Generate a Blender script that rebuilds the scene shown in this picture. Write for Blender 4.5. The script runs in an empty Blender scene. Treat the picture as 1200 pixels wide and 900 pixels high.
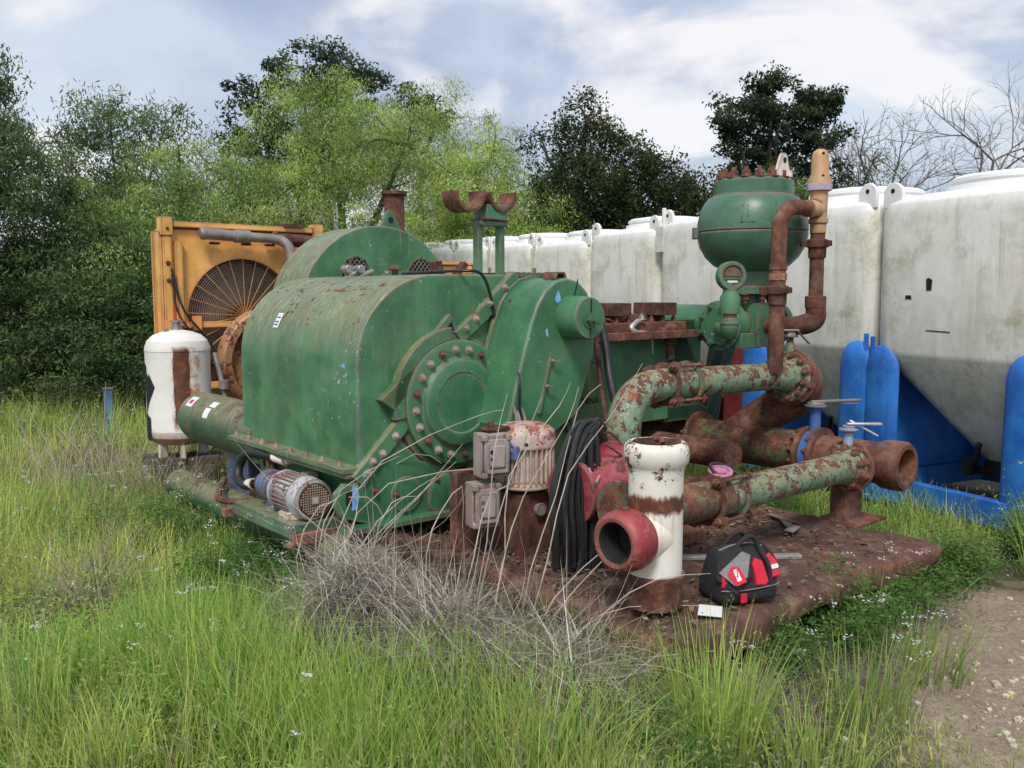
import bpy, bmesh, math, random
import numpy as np
from mathutils import Vector, Matrix
random.seed(7); rng = np.random.default_rng(11)
PI = math.pi
col = bpy.context.scene.collection
scene = bpy.context.scene

# ------------------------------------------------------------------ materials
class NT:
    def __init__(s, name):
        s.m = bpy.data.materials.new(name); s.m.use_nodes = True
        s.t = s.m.node_tree; s.t.nodes.clear()
        s.out = s.n('ShaderNodeOutputMaterial'); s.b = s.n('ShaderNodeBsdfPrincipled')
        s.l(s.b.outputs[0], s.out.inputs[0])
        s.tc = s.n('ShaderNodeTexCoord'); s.co = s.tc.outputs['Object']
    def n(s, ty, **k):
        x = s.t.nodes.new(ty)
        for a, v in k.items(): setattr(x, a, v)
        return x
    def l(s, a, b): s.t.links.new(a, b)
    def noise(s, scale, detail=6, rough=.6, co=None, stretch=None, dist=0, off=0):
        c = co or s.co
        if stretch or off:
            mp = s.n('ShaderNodeMapping'); mp.inputs['Scale'].default_value = stretch or (1, 1, 1)
            mp.inputs['Location'].default_value = (off, off*.7, off*1.3)
            s.l(c, mp.inputs[0]); c = mp.outputs[0]
        x = s.n('ShaderNodeTexNoise'); x.inputs['Scale'].default_value = scale
        x.inputs['Detail'].default_value = detail; x.inputs['Roughness'].default_value = rough
        x.inputs['Distortion'].default_value = dist
        s.l(c, x.inputs['Vector']); return x.outputs['Fac']
    def ramp(s, f, a, b, ca=(0, 0, 0, 1), cb=(1, 1, 1, 1), mid=None):
        r = s.n('ShaderNodeValToRGB'); e = r.color_ramp.elements
        e[0].position = a; e[1].position = b; e[0].color = ca; e[1].color = cb
        if mid:
            for p, c in mid:
                q = e.new(p); q.color = c
        s.l(f, r.inputs[0]); return r.outputs[0]
    def mix(s, f, a, b):
        x = s.n('ShaderNodeMix', data_type='RGBA')
        if isinstance(f, (int, float)): x.inputs[0].default_value = f
        else: s.l(f, x.inputs[0])
        for i, v in ((6, a), (7, b)):
            if isinstance(v, tuple): x.inputs[i].default_value = v if len(v) == 4 else v+(1,)
            else: s.l(v, x.inputs[i])
        return x.outputs[2]
    def math(s, op, a, b=0, clamp=False):
        x = s.n('ShaderNodeMath', operation=op, use_clamp=clamp)
        for i, v in ((0, a), (1, b)):
            if isinstance(v, (int, float)): x.inputs[i].default_value = v
            else: s.l(v, x.inputs[i])
        return x.outputs[0]
    def bump(s, h, strength=.3, dist=.01):
        x = s.n('ShaderNodeBump'); x.inputs['Strength'].default_value = strength
        x.inputs['Distance'].default_value = dist; s.l(h, x.inputs['Height'])
        s.l(x.outputs[0], s.b.inputs['Normal'])
    def up(s):
        g = s.n('ShaderNodeNewGeometry'); x = s.n('ShaderNodeSeparateXYZ'); s.l(g.outputs['Normal'], x.inputs[0])
        return x.outputs['Z']

def C4(c): return (c[0], c[1], c[2], 1)
RUST_D = (.055, .024, .017, 1); RUST_M = (.13, .045, .026, 1); RUST_O = (.30, .12, .045, 1)

def rust_col(k, sc=9, rb=1.0):
    f = k.noise(sc, 8, .7, off=3.1)
    q = lambda c, g=1: (min(c[0]*rb, 1), min(c[1]*rb*g, 1), min(c[2]*rb*g, 1), 1)
    return k.ramp(f, .3, .72, q(RUST_D), q(RUST_O), mid=[(.52, q(RUST_M))])

def painted(name, base, dark, rust=.35, chips=None, chip_amt=.0, streak=.3, sc=3.0, fine=14, edge=True, top=.0, rough=.5, fade=None, rb=1.0):
    """weathered paint: tone blotches, rust patches, small flakes, vertical streaks, worn edges"""
    k = NT(name)
    tone = k.noise(sc, 5, .6)
    c = k.mix(k.ramp(tone, .38, .62), (dark[0]*.85, dark[1]*.85, dark[2]*.85, 1), (base[0]*1.1, base[1]*1.08, base[2]*1.1, 1))
    if fade:
        c = k.mix(k.math('MULTIPLY', k.ramp(k.noise(sc*1.7, 7, .7, off=7), .5, .72), .6), c, C4(fade))
    # vertical grime streaks
    st = k.noise(1, 7, .7, stretch=(34, 34, 2.2), off=2)
    c = k.mix(k.math('MULTIPLY', k.ramp(st, .50, .78), streak), c, (base[0]*.35, base[1]*.3, base[2]*.32, 1))
    sl = k.noise(1, 5, .7, stretch=(55, 55, 3.5), off=9)
    c = k.mix(k.math('MULTIPLY', k.ramp(sl, .60, .70), streak*.6), c, (.34, .37, .30, 1))
    pt = k.noise(sc*.55, 6, .65, off=41); c = k.mix(k.math('MULTIPLY', k.ramp(pt, .48, .70), .35), c, (base[0]*2.1+.02, base[1]*1.25, base[2]*1.2+.02, 1))
    dp = k.noise(95, 3, .6, off=52); dg = k.ramp(k.noise(3.1, 4, .6, off=55), .42, .62)
    c = k.mix(k.math('MULTIPLY', k.ramp(dp, .66, .69), k.math('MULTIPLY', dg, .75)), c, (.46, .50, .42, 1))
    rc = rust_col(k, 9, rb)
    # patches
    n1 = k.noise(fine*.35, 9, .72, off=1.7); n2 = k.noise(fine*2.2, 6, .6, off=5)
    s = k.math('ADD', k.math('MULTIPLY', n1, .72), k.math('MULTIPLY', n2, .28))
    if top:
        u = k.math('MULTIPLY', k.math('MAXIMUM', k.up(), 0), top)
        st2 = k.noise(1, 7, .75, stretch=(26, 5, 26), off=4)
        s = k.math('ADD', s, k.math('MULTIPLY', u, k.math('MULTIPLY', k.ramp(st2, .4, .62), .55)))
        st3 = k.noise(1, 8, .75, stretch=(4, 38, 4), off=14); ug = k.ramp(u, .02*top, .55*top); stn = k.math('MULTIPLY', ug, k.ramp(st3, .36, .60)); c = k.mix(k.math('MULTIPLY', stn, .85), c, (.26, .23, .10, 1)); st5 = k.noise(1, 8, .78, stretch=(5, 60, 5), off=44); c = k.mix(k.math('MULTIPLY', k.math('MULTIPLY', ug, k.ramp(st5, .52, .62)), .9), c, (.21, .095, .05, 1)); st4 = k.noise(1, 8, .75, stretch=(12, 60, 12), off=24); c = k.mix(k.math('MULTIPLY', k.math('MULTIPLY', ug, k.ramp(st4, .54, .64)), .7), c, (.42, .46, .46, 1))
    th = .72 - rust*.36
    rm = k.ramp(s, th, th+.035)
    rs = k.ramp(s, th-.07, th+.01); c = k.mix(k.math('MULTIPLY', rs, .40), c, (base[0]*.5+.10*rb, base[1]*.45+.045, base[2]*.5+.02, 1))
    if edge:
        bv = k.n('ShaderNodeBevel', samples=3); bv.inputs['Radius'].default_value = .026
        g = k.n('ShaderNodeNewGeometry'); d = k.n('ShaderNodeVectorMath', operation='DOT_PRODUCT')
        k.l(bv.outputs[0], d.inputs[0]); k.l(g.outputs['Normal'], d.inputs[1])
        e = k.math('SUBTRACT', 1, d.outputs['Value'])
        e = k.math('MULTIPLY', e, k.ramp(n1, .35, .6))
        em = k.ramp(e, .035, .075); halo_ = k.ramp(e, .012, .03); hc_ = k.mix(k.ramp(k.noise(9, 4, .6, off=61), .46, .56), (.42, .40, .30, 1), C4(chips) if chips else (.40, .42, .36, 1)); c = k.mix(k.math('MULTIPLY', halo_, .8), c, hc_); rm = k.math('MAXIMUM', rm, em)
    if chips:
        ch = k.noise(fine*1.9, 6, .68, off=12); gate = k.noise(2.2, 3, .6, off=21)
        cf = k.math('ADD', k.math('MULTIPLY', ch, .7), k.math('MULTIPLY', gate, .3))
        cm = k.ramp(cf, .665-chip_amt*.25, .675-chip_amt*.25)
        cc_ = k.mix(k.ramp(k.noise(5, 3, .5, off=31), .45, .55), C4(chips), (.52, .53, .46, 1)); c = k.mix(cm, c, cc_)
    else: cm = None
    c = k.mix(rm, c, rc)
    hl = k.ramp(s, th-.012, th); c = k.mix(k.math('MULTIPLY', k.math('SUBTRACT', hl, rm, True), .35), c, (base[0]*1.6+.12, base[1]*1.3+.10, base[2]*1.5+.10, 1))
    k.l(c, k.b.inputs['Base Color'])
    rr = k.math('ADD', rough, k.math('MULTIPLY', rm, .35), True); k.l(rr, k.b.inputs['Roughness'])
    h = k.math('SUBTRACT', k.math('MULTIPLY', n2, .35), k.math('MULTIPLY', rm, .6))
    h = k.math('ADD', h, k.math('MULTIPLY', tone, .9))
    k.bump(h, .35, .006)
    return k.m

def plain(name, c, rough=.6, metal=0, var=.25, sc=20, bump=.15):
    k = NT(name); f = k.noise(sc, 5, .6)
    k.l(k.mix(k.ramp(f, .3, .7), (c[0]*(1-var), c[1]*(1-var), c[2]*(1-var), 1), (c[0]*(1+var), c[1]*(1+var), c[2]*(1+var), 1)), k.b.inputs['Base Color'])
    k.b.inputs['Roughness'].default_value = rough; k.b.inputs['Metallic'].default_value = metal
    if bump: k.bump(f, bump, .004)
    return k.m

def rusty(name, bright=1.0, scale=8, flake=None):
    k = NT(name); f = k.noise(scale, 9, .72); g = k.noise(scale*6, 5, .6, off=4)
    q = k.math('ADD', k.math('MULTIPLY', f, .75), k.math('MULTIPLY', g, .25))
    b = bright
    c = k.ramp(q, .34, .68, (.030*b, .017*b, .014*b, 1), (.36*b, .16*b, .08*b, 1), mid=[(.44, (.09*b, .036*b, .026*b, 1)), (.53, (.17*b, .062*b, .038*b, 1))])
    ds = k.noise(scale*1.3, 7, .75, off=17); c = k.mix(k.math('MULTIPLY', k.ramp(ds, .50, .68), .38), c, (.34*b, .27*b, .22*b, 1))
    if flake:
        n = k.noise(scale*.8, 8, .7, off=9); c = k.mix(k.ramp(n, .60, .63), c, C4(flake))
    k.l(c, k.b.inputs['Base Color']); k.b.inputs['Roughness'].default_value = .88
    k.bump(q, .6, .012); return k.m

GREEN = (.070, .225, .105); GREEN_D = (.036, .150, .068)
M = {}
M['green'] = painted('green_paint', GREEN, GREEN_D, rust=.24, chips=(.24, .40, .62), chip_amt=.17, fade=(.15, .25, .08), streak=.45, top=.30, rough=.42)
M['green_clean'] = painted('green_paint_clean', (.060, .205, .092), GREEN_D, rust=.20, chips=(.38, .52, .62), chip_amt=.09, streak=.3, fade=(.07, .19, .08), rough=.42)
M['green_faded'] = painted('green_paint_faded', (.10, .17, .065), (.05, .12, .045), rust=.32, streak=.5, fade=(.15, .17, .07))
M['green_dark'] = painted('green_paint_dark', (.020, .085, .040), (.012, .05, .025), rust=.22, streak=.3)
M['acc_green'] = painted('dampener_green', (.055, .155, .092), (.034, .105, .062), rust=.12, streak=.25, fade=(.10, .14, .06), rough=.38, fine=9)
M['pipe_green'] = painted('peeling_green_pipe', (.14, .29, .17), (.07, .20, .11), rust=.60, chips=(.55, .62, .62), chip_amt=.38, fine=46, streak=.15, top=.12, sc=6, fade=(.28, .36, .24))
M['pipe_rust'] = painted('mostly_rusted_pipe', (.07, .12, .05), (.03, .07, .03), rust=.70, fine=34, streak=.2, sc=5, top=.12)
M['tube_green'] = painted('rust_spotted_green_tube', (.045, .13, .065), (.03, .09, .045), rust=.42, fine=16, streak=.3, top=.14)
M['rust'] = rusty('rusted_steel', .95)
M['rust_dark'] = rusty('dark_rusted_steel', .6, 12)
M['rust_red'] = rusty('rust_red_pipe', .82, 5)
M['orange_rust'] = rusty('orange_rust', 1.9, 10)
M['white_rust'] = painted('white_paint_rust_runs', (.80, .78, .72), (.66, .62, .52), rust=.28, rb=1.7, streak=.22, fine=9, sc=6, fade=(.72, .60, .42), rough=.5)
M['orange'] = painted('orange_yellow_paint', (.86, .47, .13), (.74, .38, .09), rust=.12, streak=.25, fade=(.70, .38, .10), fine=10)
M['blue'] = painted('blue_paint', (.018, .185, .62), (.010, .12, .48), rust=.10, streak=.35, edge=False, rough=.6, fade=(.06, .26, .58), chips=(.40, .46, .5), chip_amt=.02)
M['blue_valve'] = painted('blue_valve_paint', (.05, .18, .55), (.03, .11, .38), rust=.25, fine=25)
M['pale_blue'] = painted('pale_blue_valve_paint', (.30, .45, .72), (.2, .33, .6), rust=.25, fine=25)
M['blue_motor'] = painted('blue_grey_motor', (.48, .56, .58), (.38, .42, .44), rust=.50, fine=16, sc=9)
M['pump_blue'] = painted('dark_blue_pump', (.09, .15, .27), (.04, .07, .15), rust=.48, fine=25)
M['darkred'] = painted('dark_red_stand', (.16, .012, .02), (.09, .008, .012), rust=.1, edge=False)
M['red_pump'] = painted('magenta_red_pump', (.26, .030, .055), (.13, .018, .03), rust=.42, fine=10)
M['red_ring'] = painted('red_coupling', (.36, .045, .05), (.20, .03, .035), rust=.50, fine=14, fade=(.38, .13, .11))
M['steel'] = plain('worn_steel', (.42, .40, .38), .4, .8)
M['bolt'] = painted('bolt_metal', (.40, .36, .30), (.22, .15, .1), rust=.42, fine=40, edge=False, rough=.45)
M['bolt_rust'] = rusty('rusty_bolts', 1.1, 30)
M['bolt_green'] = painted('green_bolts', (.06, .17, .09), (.03, .1, .05), rust=.32, fine=40, edge=False)
M['alu'] = plain('aluminium', (.48, .48, .46), .45, .6)
M['galv'] = plain('galvanised_pipe', (.30, .27, .24), .55, .5, .3, 9)
M['rubber'] = plain('black_rubber', (.018, .018, .020), .5, 0, .4, 30)
M['black'] = plain('matt_black', (.010, .010, .011), .8)
M['grey_case'] = painted('grey_cast_box', (.34, .33, .31), (.25, .24, .22), rust=.08, streak=.35, fine=20)
M['tan'] = painted('tan_relief_valve', (.52, .33, .15), (.42, .25, .11), rust=.22, fine=18)
M['lilac'] = plain('lilac_band', (.48, .38, .50), .6)
M['paper'] = plain('white_label', (.74, .76, .76), .6, 0, .06, 40, 0)
M['ink'] = plain('label_ink', (.10, .13, .20), .7, 0, .1, 20, 0)
M['stencil'] = plain('black_stencil', (.02, .025, .02), .8, 0, .2, 50, 0)
M['paint_drip'] = plain('light_blue_primer', (.22, .42, .72), .6)
M['strap_pink'] = plain('pink_strap', (.42, .16, .26), .7)
M['red_fab'] = plain('red_fabric', (.62, .012, .045), .75, 0, .15, 60)
M['black_fab'] = plain('black_fabric', (.019, .019, .023), .85, 0, .4, 17, 1.0)
M['grey_fab'] = plain('grey_fabric', (.21, .20, .20), .85, 0, .2, 60)
M['white_ink'] = plain('white_print', (.8, .8, .8), .6, 0, .05, 20, 0)
M['bark'] = plain('tree_bark', (.075, .060, .048), .9, 0, .4, 14, .6)
M['bark_grey'] = plain('dead_grey_bark', (.17, .15, .135), .9, 0, .3, 14, .5)
M['stone'] = plain('pale_stone', (.46, .40, .32), .9, 0, .3, 9, .4)

def poly_mat():
    k = NT('weathered_white_poly')
    t = k.noise(1.1, 7, .68); c = k.mix(k.ramp(t, .38, .66), (.84, .84, .82), (.70, .69, .61))
    g = k.noise(1, 8, .72, stretch=(5, 5, 1.6), off=5)
    c = k.mix(k.math('MULTIPLY', k.ramp(g, .46, .70), .7), c, (.50, .47, .35, 1))
    gr = k.noise(2.6, 9, .78, off=9); c = k.mix(k.math('MULTIPLY', k.ramp(gr, .50, .68), .75), c, (.34, .34, .20, 1))
    dr = k.noise(1, 6, .7, stretch=(22, 22, 1.1), off=31); dg = k.ramp(k.noise(1.4, 4, .6, off=37), .45, .62); c = k.mix(k.math('MULTIPLY', k.math('MULTIPLY', k.ramp(dr, .52, .66), dg), .5), c, (.36, .34, .22, 1))
    f = k.noise(24, 5, .7, off=3); c = k.mix(k.math('MULTIPLY', k.ramp(f, .62, .72), .28), c, (.30, .28, .23, 1))
    # whiter near the top, browner towards the bottom
    sx = k.n('ShaderNodeSeparateXYZ'); k.l(k.co, sx.inputs[0])
    top = k.ramp(sx.outputs['Z'], 0.0, 1.0); e = top
    zz = k.math('DIVIDE', sx.outputs['Z'], 2.5)
    w = k.ramp(zz, .88, .97); c = k.mix(k.math('MULTIPLY', w, .8), c, (.84, .85, .86, 1))
    lo = k.ramp(zz, .16, .42, (1, 1, 1, 1), (0, 0, 0, 1)); c = k.mix(k.math('MULTIPLY', lo, .25), c, (.50, .46, .38, 1))
    k.l(c, k.b.inputs['Base Color']); k.b.inputs['Roughness'].default_value = .55
    k.b.inputs['Subsurface Weight'].default_value = .0
    k.bump(k.math('ADD', t, k.math('MULTIPLY', f, .15)), .25, .03); return k.m
M['poly'] = poly_mat()

def whitetank_mat():
    k = NT('white_tank_rust_panel')
    c = k.mix(k.ramp(k.noise(4, 6, .6), .35, .7), (.78, .77, .74), (.68, .66, .60))
    sx = k.n('ShaderNodeSeparateXYZ'); k.l(k.co, sx.inputs[0])
    n = k.noise(1, 7, .7, stretch=(14, 14, 3)); wob = k.math('MULTIPLY', k.math('SUBTRACT', n, .5), .12)
    xx = k.math('ADD', sx.outputs['X'], wob)
    def band(v, a, b, soft):
        p = k.ramp(k.math('ADD', v, .5), .5+a, .5+a+soft); q = k.ramp(k.math('ADD', v, .5), .5+b, .5+b+soft, (1, 1, 1, 1), (0, 0, 0, 1))
        return k.math('MULTIPLY', p, q)
    zz = sx.outputs['Z']
    zb = k.math('MULTIPLY', k.ramp(zz, .10, .20), k.ramp(k.math('ADD', zz, wob), .76, .80, (1, 1, 1, 1), (0, 0, 0, 1)))
    halo = k.math('MULTIPLY', band(xx, -.07, .15, .03), zb)
    c = k.mix(k.math('MULTIPLY', halo, k.ramp(k.noise(11, 6, .7, off=2), .42, .6)), c, (.46, .20, .08, 1))
    core = k.math('MULTIPLY', band(xx, -.045, .075, .006), zb)
    c = k.mix(core, c, rust_col(k, 12))
    bt = k.ramp(k.math('ADD', zz, wob), .05, .13, (1, 1, 1, 1), (0, 0, 0, 1))
    c = k.mix(k.math('MULTIPLY', bt, .8), c, (.28, .13, .05, 1))
    k.l(c, k.b.inputs['Base Color']); k.b.inputs['Roughness'].default_value = .5
    k.bump(n, .2, .004); return k.m
M['whitetank'] = whitetank_mat()

def tee_mat():
    k = NT('white_tee_rust_band')
    c = k.mix(k.ramp(k.noise(7, 6, .6), .35, .7), (.80, .80, .76), (.72, .66, .52))
    sx = k.n('ShaderNodeSeparateXYZ'); k.l(k.co, sx.inputs[0]); zz = sx.outputs['Z']
    n = k.noise(1, 8, .75, stretch=(26, 26, 7)); w = k.math('MULTIPLY', k.math('SUBTRACT', n, .5), .11)
    z2 = k.math('ADD', zz, w)
    band = k.math('MULTIPLY', k.ramp(z2, .372, .392), k.ramp(z2, .446, .466, (1, 1, 1, 1), (0, 0, 0, 1)))
    run = k.math('MULTIPLY', k.ramp(zz, .20, .39), k.ramp(k.noise(1, 6, .7, stretch=(40, 40, 2.5), off=3), .48, .64))
    run = k.math('MULTIPLY', run, k.ramp(zz, .40, .42, (1, 1, 1, 1), (0, 0, 0, 1)))
    c = k.mix(k.math('MULTIPLY', run, .8), c, (.50, .29, .12, 1))
    sp = k.math('ADD', k.math('MULTIPLY', k.noise(10, 9, .75, off=6), .8), k.math('MULTIPLY', k.ramp(zz, .42, .62), .09))
    c = k.mix(k.ramp(sp, .50, .53), c, rust_col(k, 15))
    c = k.mix(band, c, rust_col(k, 14))
    k.l(c, k.b.inputs['Base Color']); k.b.inputs['Roughness'].default_value = .5
    k.bump(k.math('SUBTRACT', n, k.math('MULTIPLY', band, .5)), .4, .006); return k.m
M['tee'] = tee_mat()

def deck_mat():
    k = NT('rusted_deck_plate')
    f = k.noise(2.6, 9, .72); g = k.noise(30, 6, .7, off=4)
    q = k.math('ADD', k.math('MULTIPLY', f, .7), k.math('MULTIPLY', g, .3))
    c = k.ramp(q, .32, .68, (.026, .015, .012, 1), (.22, .11, .065, 1), mid=[(.44, (.065, .031, .023, 1)), (.56, (.13, .056, .038, 1))])
    l = k.noise(7, 8, .8, off=8); c = k.mix(k.math('MULTIPLY', k.ramp(l, .52, .64), .65), c, (.27, .20, .13, 1))
    o = k.noise(3.5, 8, .75, off=13); sx = k.n('ShaderNodeNewGeometry'); sp = k.n('ShaderNodeSeparateXYZ'); k.l(sx.outputs['Normal'], sp.inputs[0])
    side = k.ramp(sp.outputs['Z'], .3, .8, (1, 1, 1, 1), (0, 0, 0, 1))
    c = k.mix(k.math('MULTIPLY', k.math('MULTIPLY', side, k.ramp(o, .50, .60)), .7), c, (.30, .14, .06, 1))
    gp = k.noise(3.2, 7, .7, off=19); c = k.mix(k.math('MULTIPLY', side, k.ramp(gp, .66, .68)), c, (.30, .33, .33, 1))
    k.l(c, k.b.inputs['Base Color']); k.b.inputs['Roughness'].default_value = .85
    k.bump(q, .7, .02); return k.m
M['deck'] = deck_mat()

def veg_mat(name, trans=.35, rough=.6, gain=1.0):
    k = NT(name)
    a = k.n('ShaderNodeAttribute'); a.attribute_name = 'col'
    k.l(a.outputs['Color'], k.b.inputs['Base Color']); k.b.inputs['Roughness'].default_value = rough
    k.b.inputs['Specular IOR Level'].default_value = .25
    tr = k.n('ShaderNodeBsdfTranslucent'); k.l(a.outputs['Color'], tr.inputs[0])
    mx = k.n('ShaderNodeMixShader'); mx.inputs[0].default_value = trans
    k.l(k.b.outputs[0], mx.inputs[1]); k.l(tr.outputs[0], mx.inputs[2]); k.l(mx.outputs[0], k.out.inputs[0])
    return k.m
M['grass'] = veg_mat('grass_blades', .5); M['leaf'] = veg_mat('tree_leaves', .35); M['straw'] = veg_mat('dry_straw', .1, .8)

def ground_mat():
    k = NT('soil_and_gravel')
    f = k.noise(1.3, 8, .7); g = k.noise(38, 7, .75, off=3); g = k.math('ADD', k.math('MULTIPLY', g, .6), k.math('MULTIPLY', k.noise(5, 8, .75, off=23), .4))
    soil = k.mix(k.ramp(f, .35, .65), (.055, .06, .025), (.10, .085, .045))
    grav = k.ramp(g, .3, .72, (.13, .095, .068, 1), (.55, .44, .33, 1), mid=[(.5, (.30, .225, .16, 1))])
    d = k.n('ShaderNodeVectorMath', operation='DISTANCE'); mp = k.n('ShaderNodeMapping')
    mp.inputs['Scale'].default_value = (.9, .55, 0); k.l(k.co, mp.inputs[0]); k.l(mp.outputs[0], d.inputs[0]); d.inputs[1].default_value = (2.45*.9, 3.4*.55, 0)
    dd = k.math('ADD', d.outputs['Value'], k.math('MULTIPLY', k.math('SUBTRACT', k.noise(3, 6, .7, off=5), .5), 1.2))
    m = k.ramp(dd, .75, 1.25, (1, 1, 1, 1), (0, 0, 0, 1))
    k.l(k.mix(m, soil, grav), k.b.inputs['Base Color']); k.b.inputs['Roughness'].default_value = .95
    k.bump(k.math('ADD', g, f), .8, .03); return k.m
M['ground'] = ground_mat()

def screen_mat():
    k = NT('radiator_fan_grille')
    w = k.n('ShaderNodeTexWave', wave_type='BANDS', bands_direction='Z'); w.inputs['Scale'].default_value = 26
    k.l(k.co, w.inputs[0])
    n = k.noise(4, 7, .7); c = k.mix(k.ramp(n, .42, .6), (.07, .055, .05), (.22, .12, .05))
    c = k.mix(k.ramp(w.outputs['Fac'], .3, .7), k.mix(.65, c, (.015, .012, .012)), c)
    k.l(c, k.b.inputs['Base Color']); k.b.inputs['Roughness'].default_value = .7; return k.m
M['grille'] = screen_mat()

# ------------------------------------------------------------------ geometry helpers
def frame(d):
    d = Vector(d).normalized(); a = Vector((0, 0, 1)) if abs(d.z) < .9 else Vector((1, 0, 0))
    u = d.cross(a).normalized(); v = u.cross(d).normalized(); return d, u, v

SPLIT = {'stand_rail', 'rusty_bracket', 'motor_foot', 'small_bracket', 'base_bolt', 'flange_bolt', 'split_flange_bolt', 'cover_bolt', 'case_bolt', 'latch', 'skid_beam',
         'support_leg', 'bare_primer', 'tray_channel', 'steel_fitting', 'filler_cap', 'timber_support', 'black_mark', 'hose', 'cable', 'label_print', 'vent_hole', 'hose_ferrule',
         'base_boss', 'seam', 'stand_panel', 'switch', 'channel', 'carry_handle', 'valve_pipe', 'side_panel'}
def split_loose(bm):
    # groups of touching pieces, one bmesh each
    bm.verts.ensure_lookup_table(); seen = set(); isl = []
    for v in bm.verts:
        if v.index in seen: continue
        st = [v]; seen.add(v.index); g = []
        while st:
            q = st.pop(); g.append(q.index)
            for e in q.link_edges:
                o = e.other_vert(q)
                if o.index not in seen: seen.add(o.index); st.append(o)
        isl.append(g)
    bb = []
    for g in isl:
        P = np.array([bm.verts[i].co for i in g]); bb.append([P.min(0)-.002, P.max(0)+.002, set(g)])
    ch = True
    while ch:
        ch = False
        for i in range(len(bb)):
            for j in range(i+1, len(bb)):
                if (bb[i][0] <= bb[j][1]).all() and (bb[j][0] <= bb[i][1]).all():
                    bb[i] = [np.minimum(bb[i][0], bb[j][0]), np.maximum(bb[i][1], bb[j][1]), bb[i][2] | bb[j][2]]; bb.pop(j); ch = True; break
            if ch: break
    out = []
    for _, _, g in bb:
        n = bmesh.new(); mp = {i: n.verts.new(bm.verts[i].co) for i in sorted(g)}
        for f in bm.faces:
            if f.verts[0].index in g: n.faces.new([mp[v.index] for v in f.verts])
        out.append(n)
    return out

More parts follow.
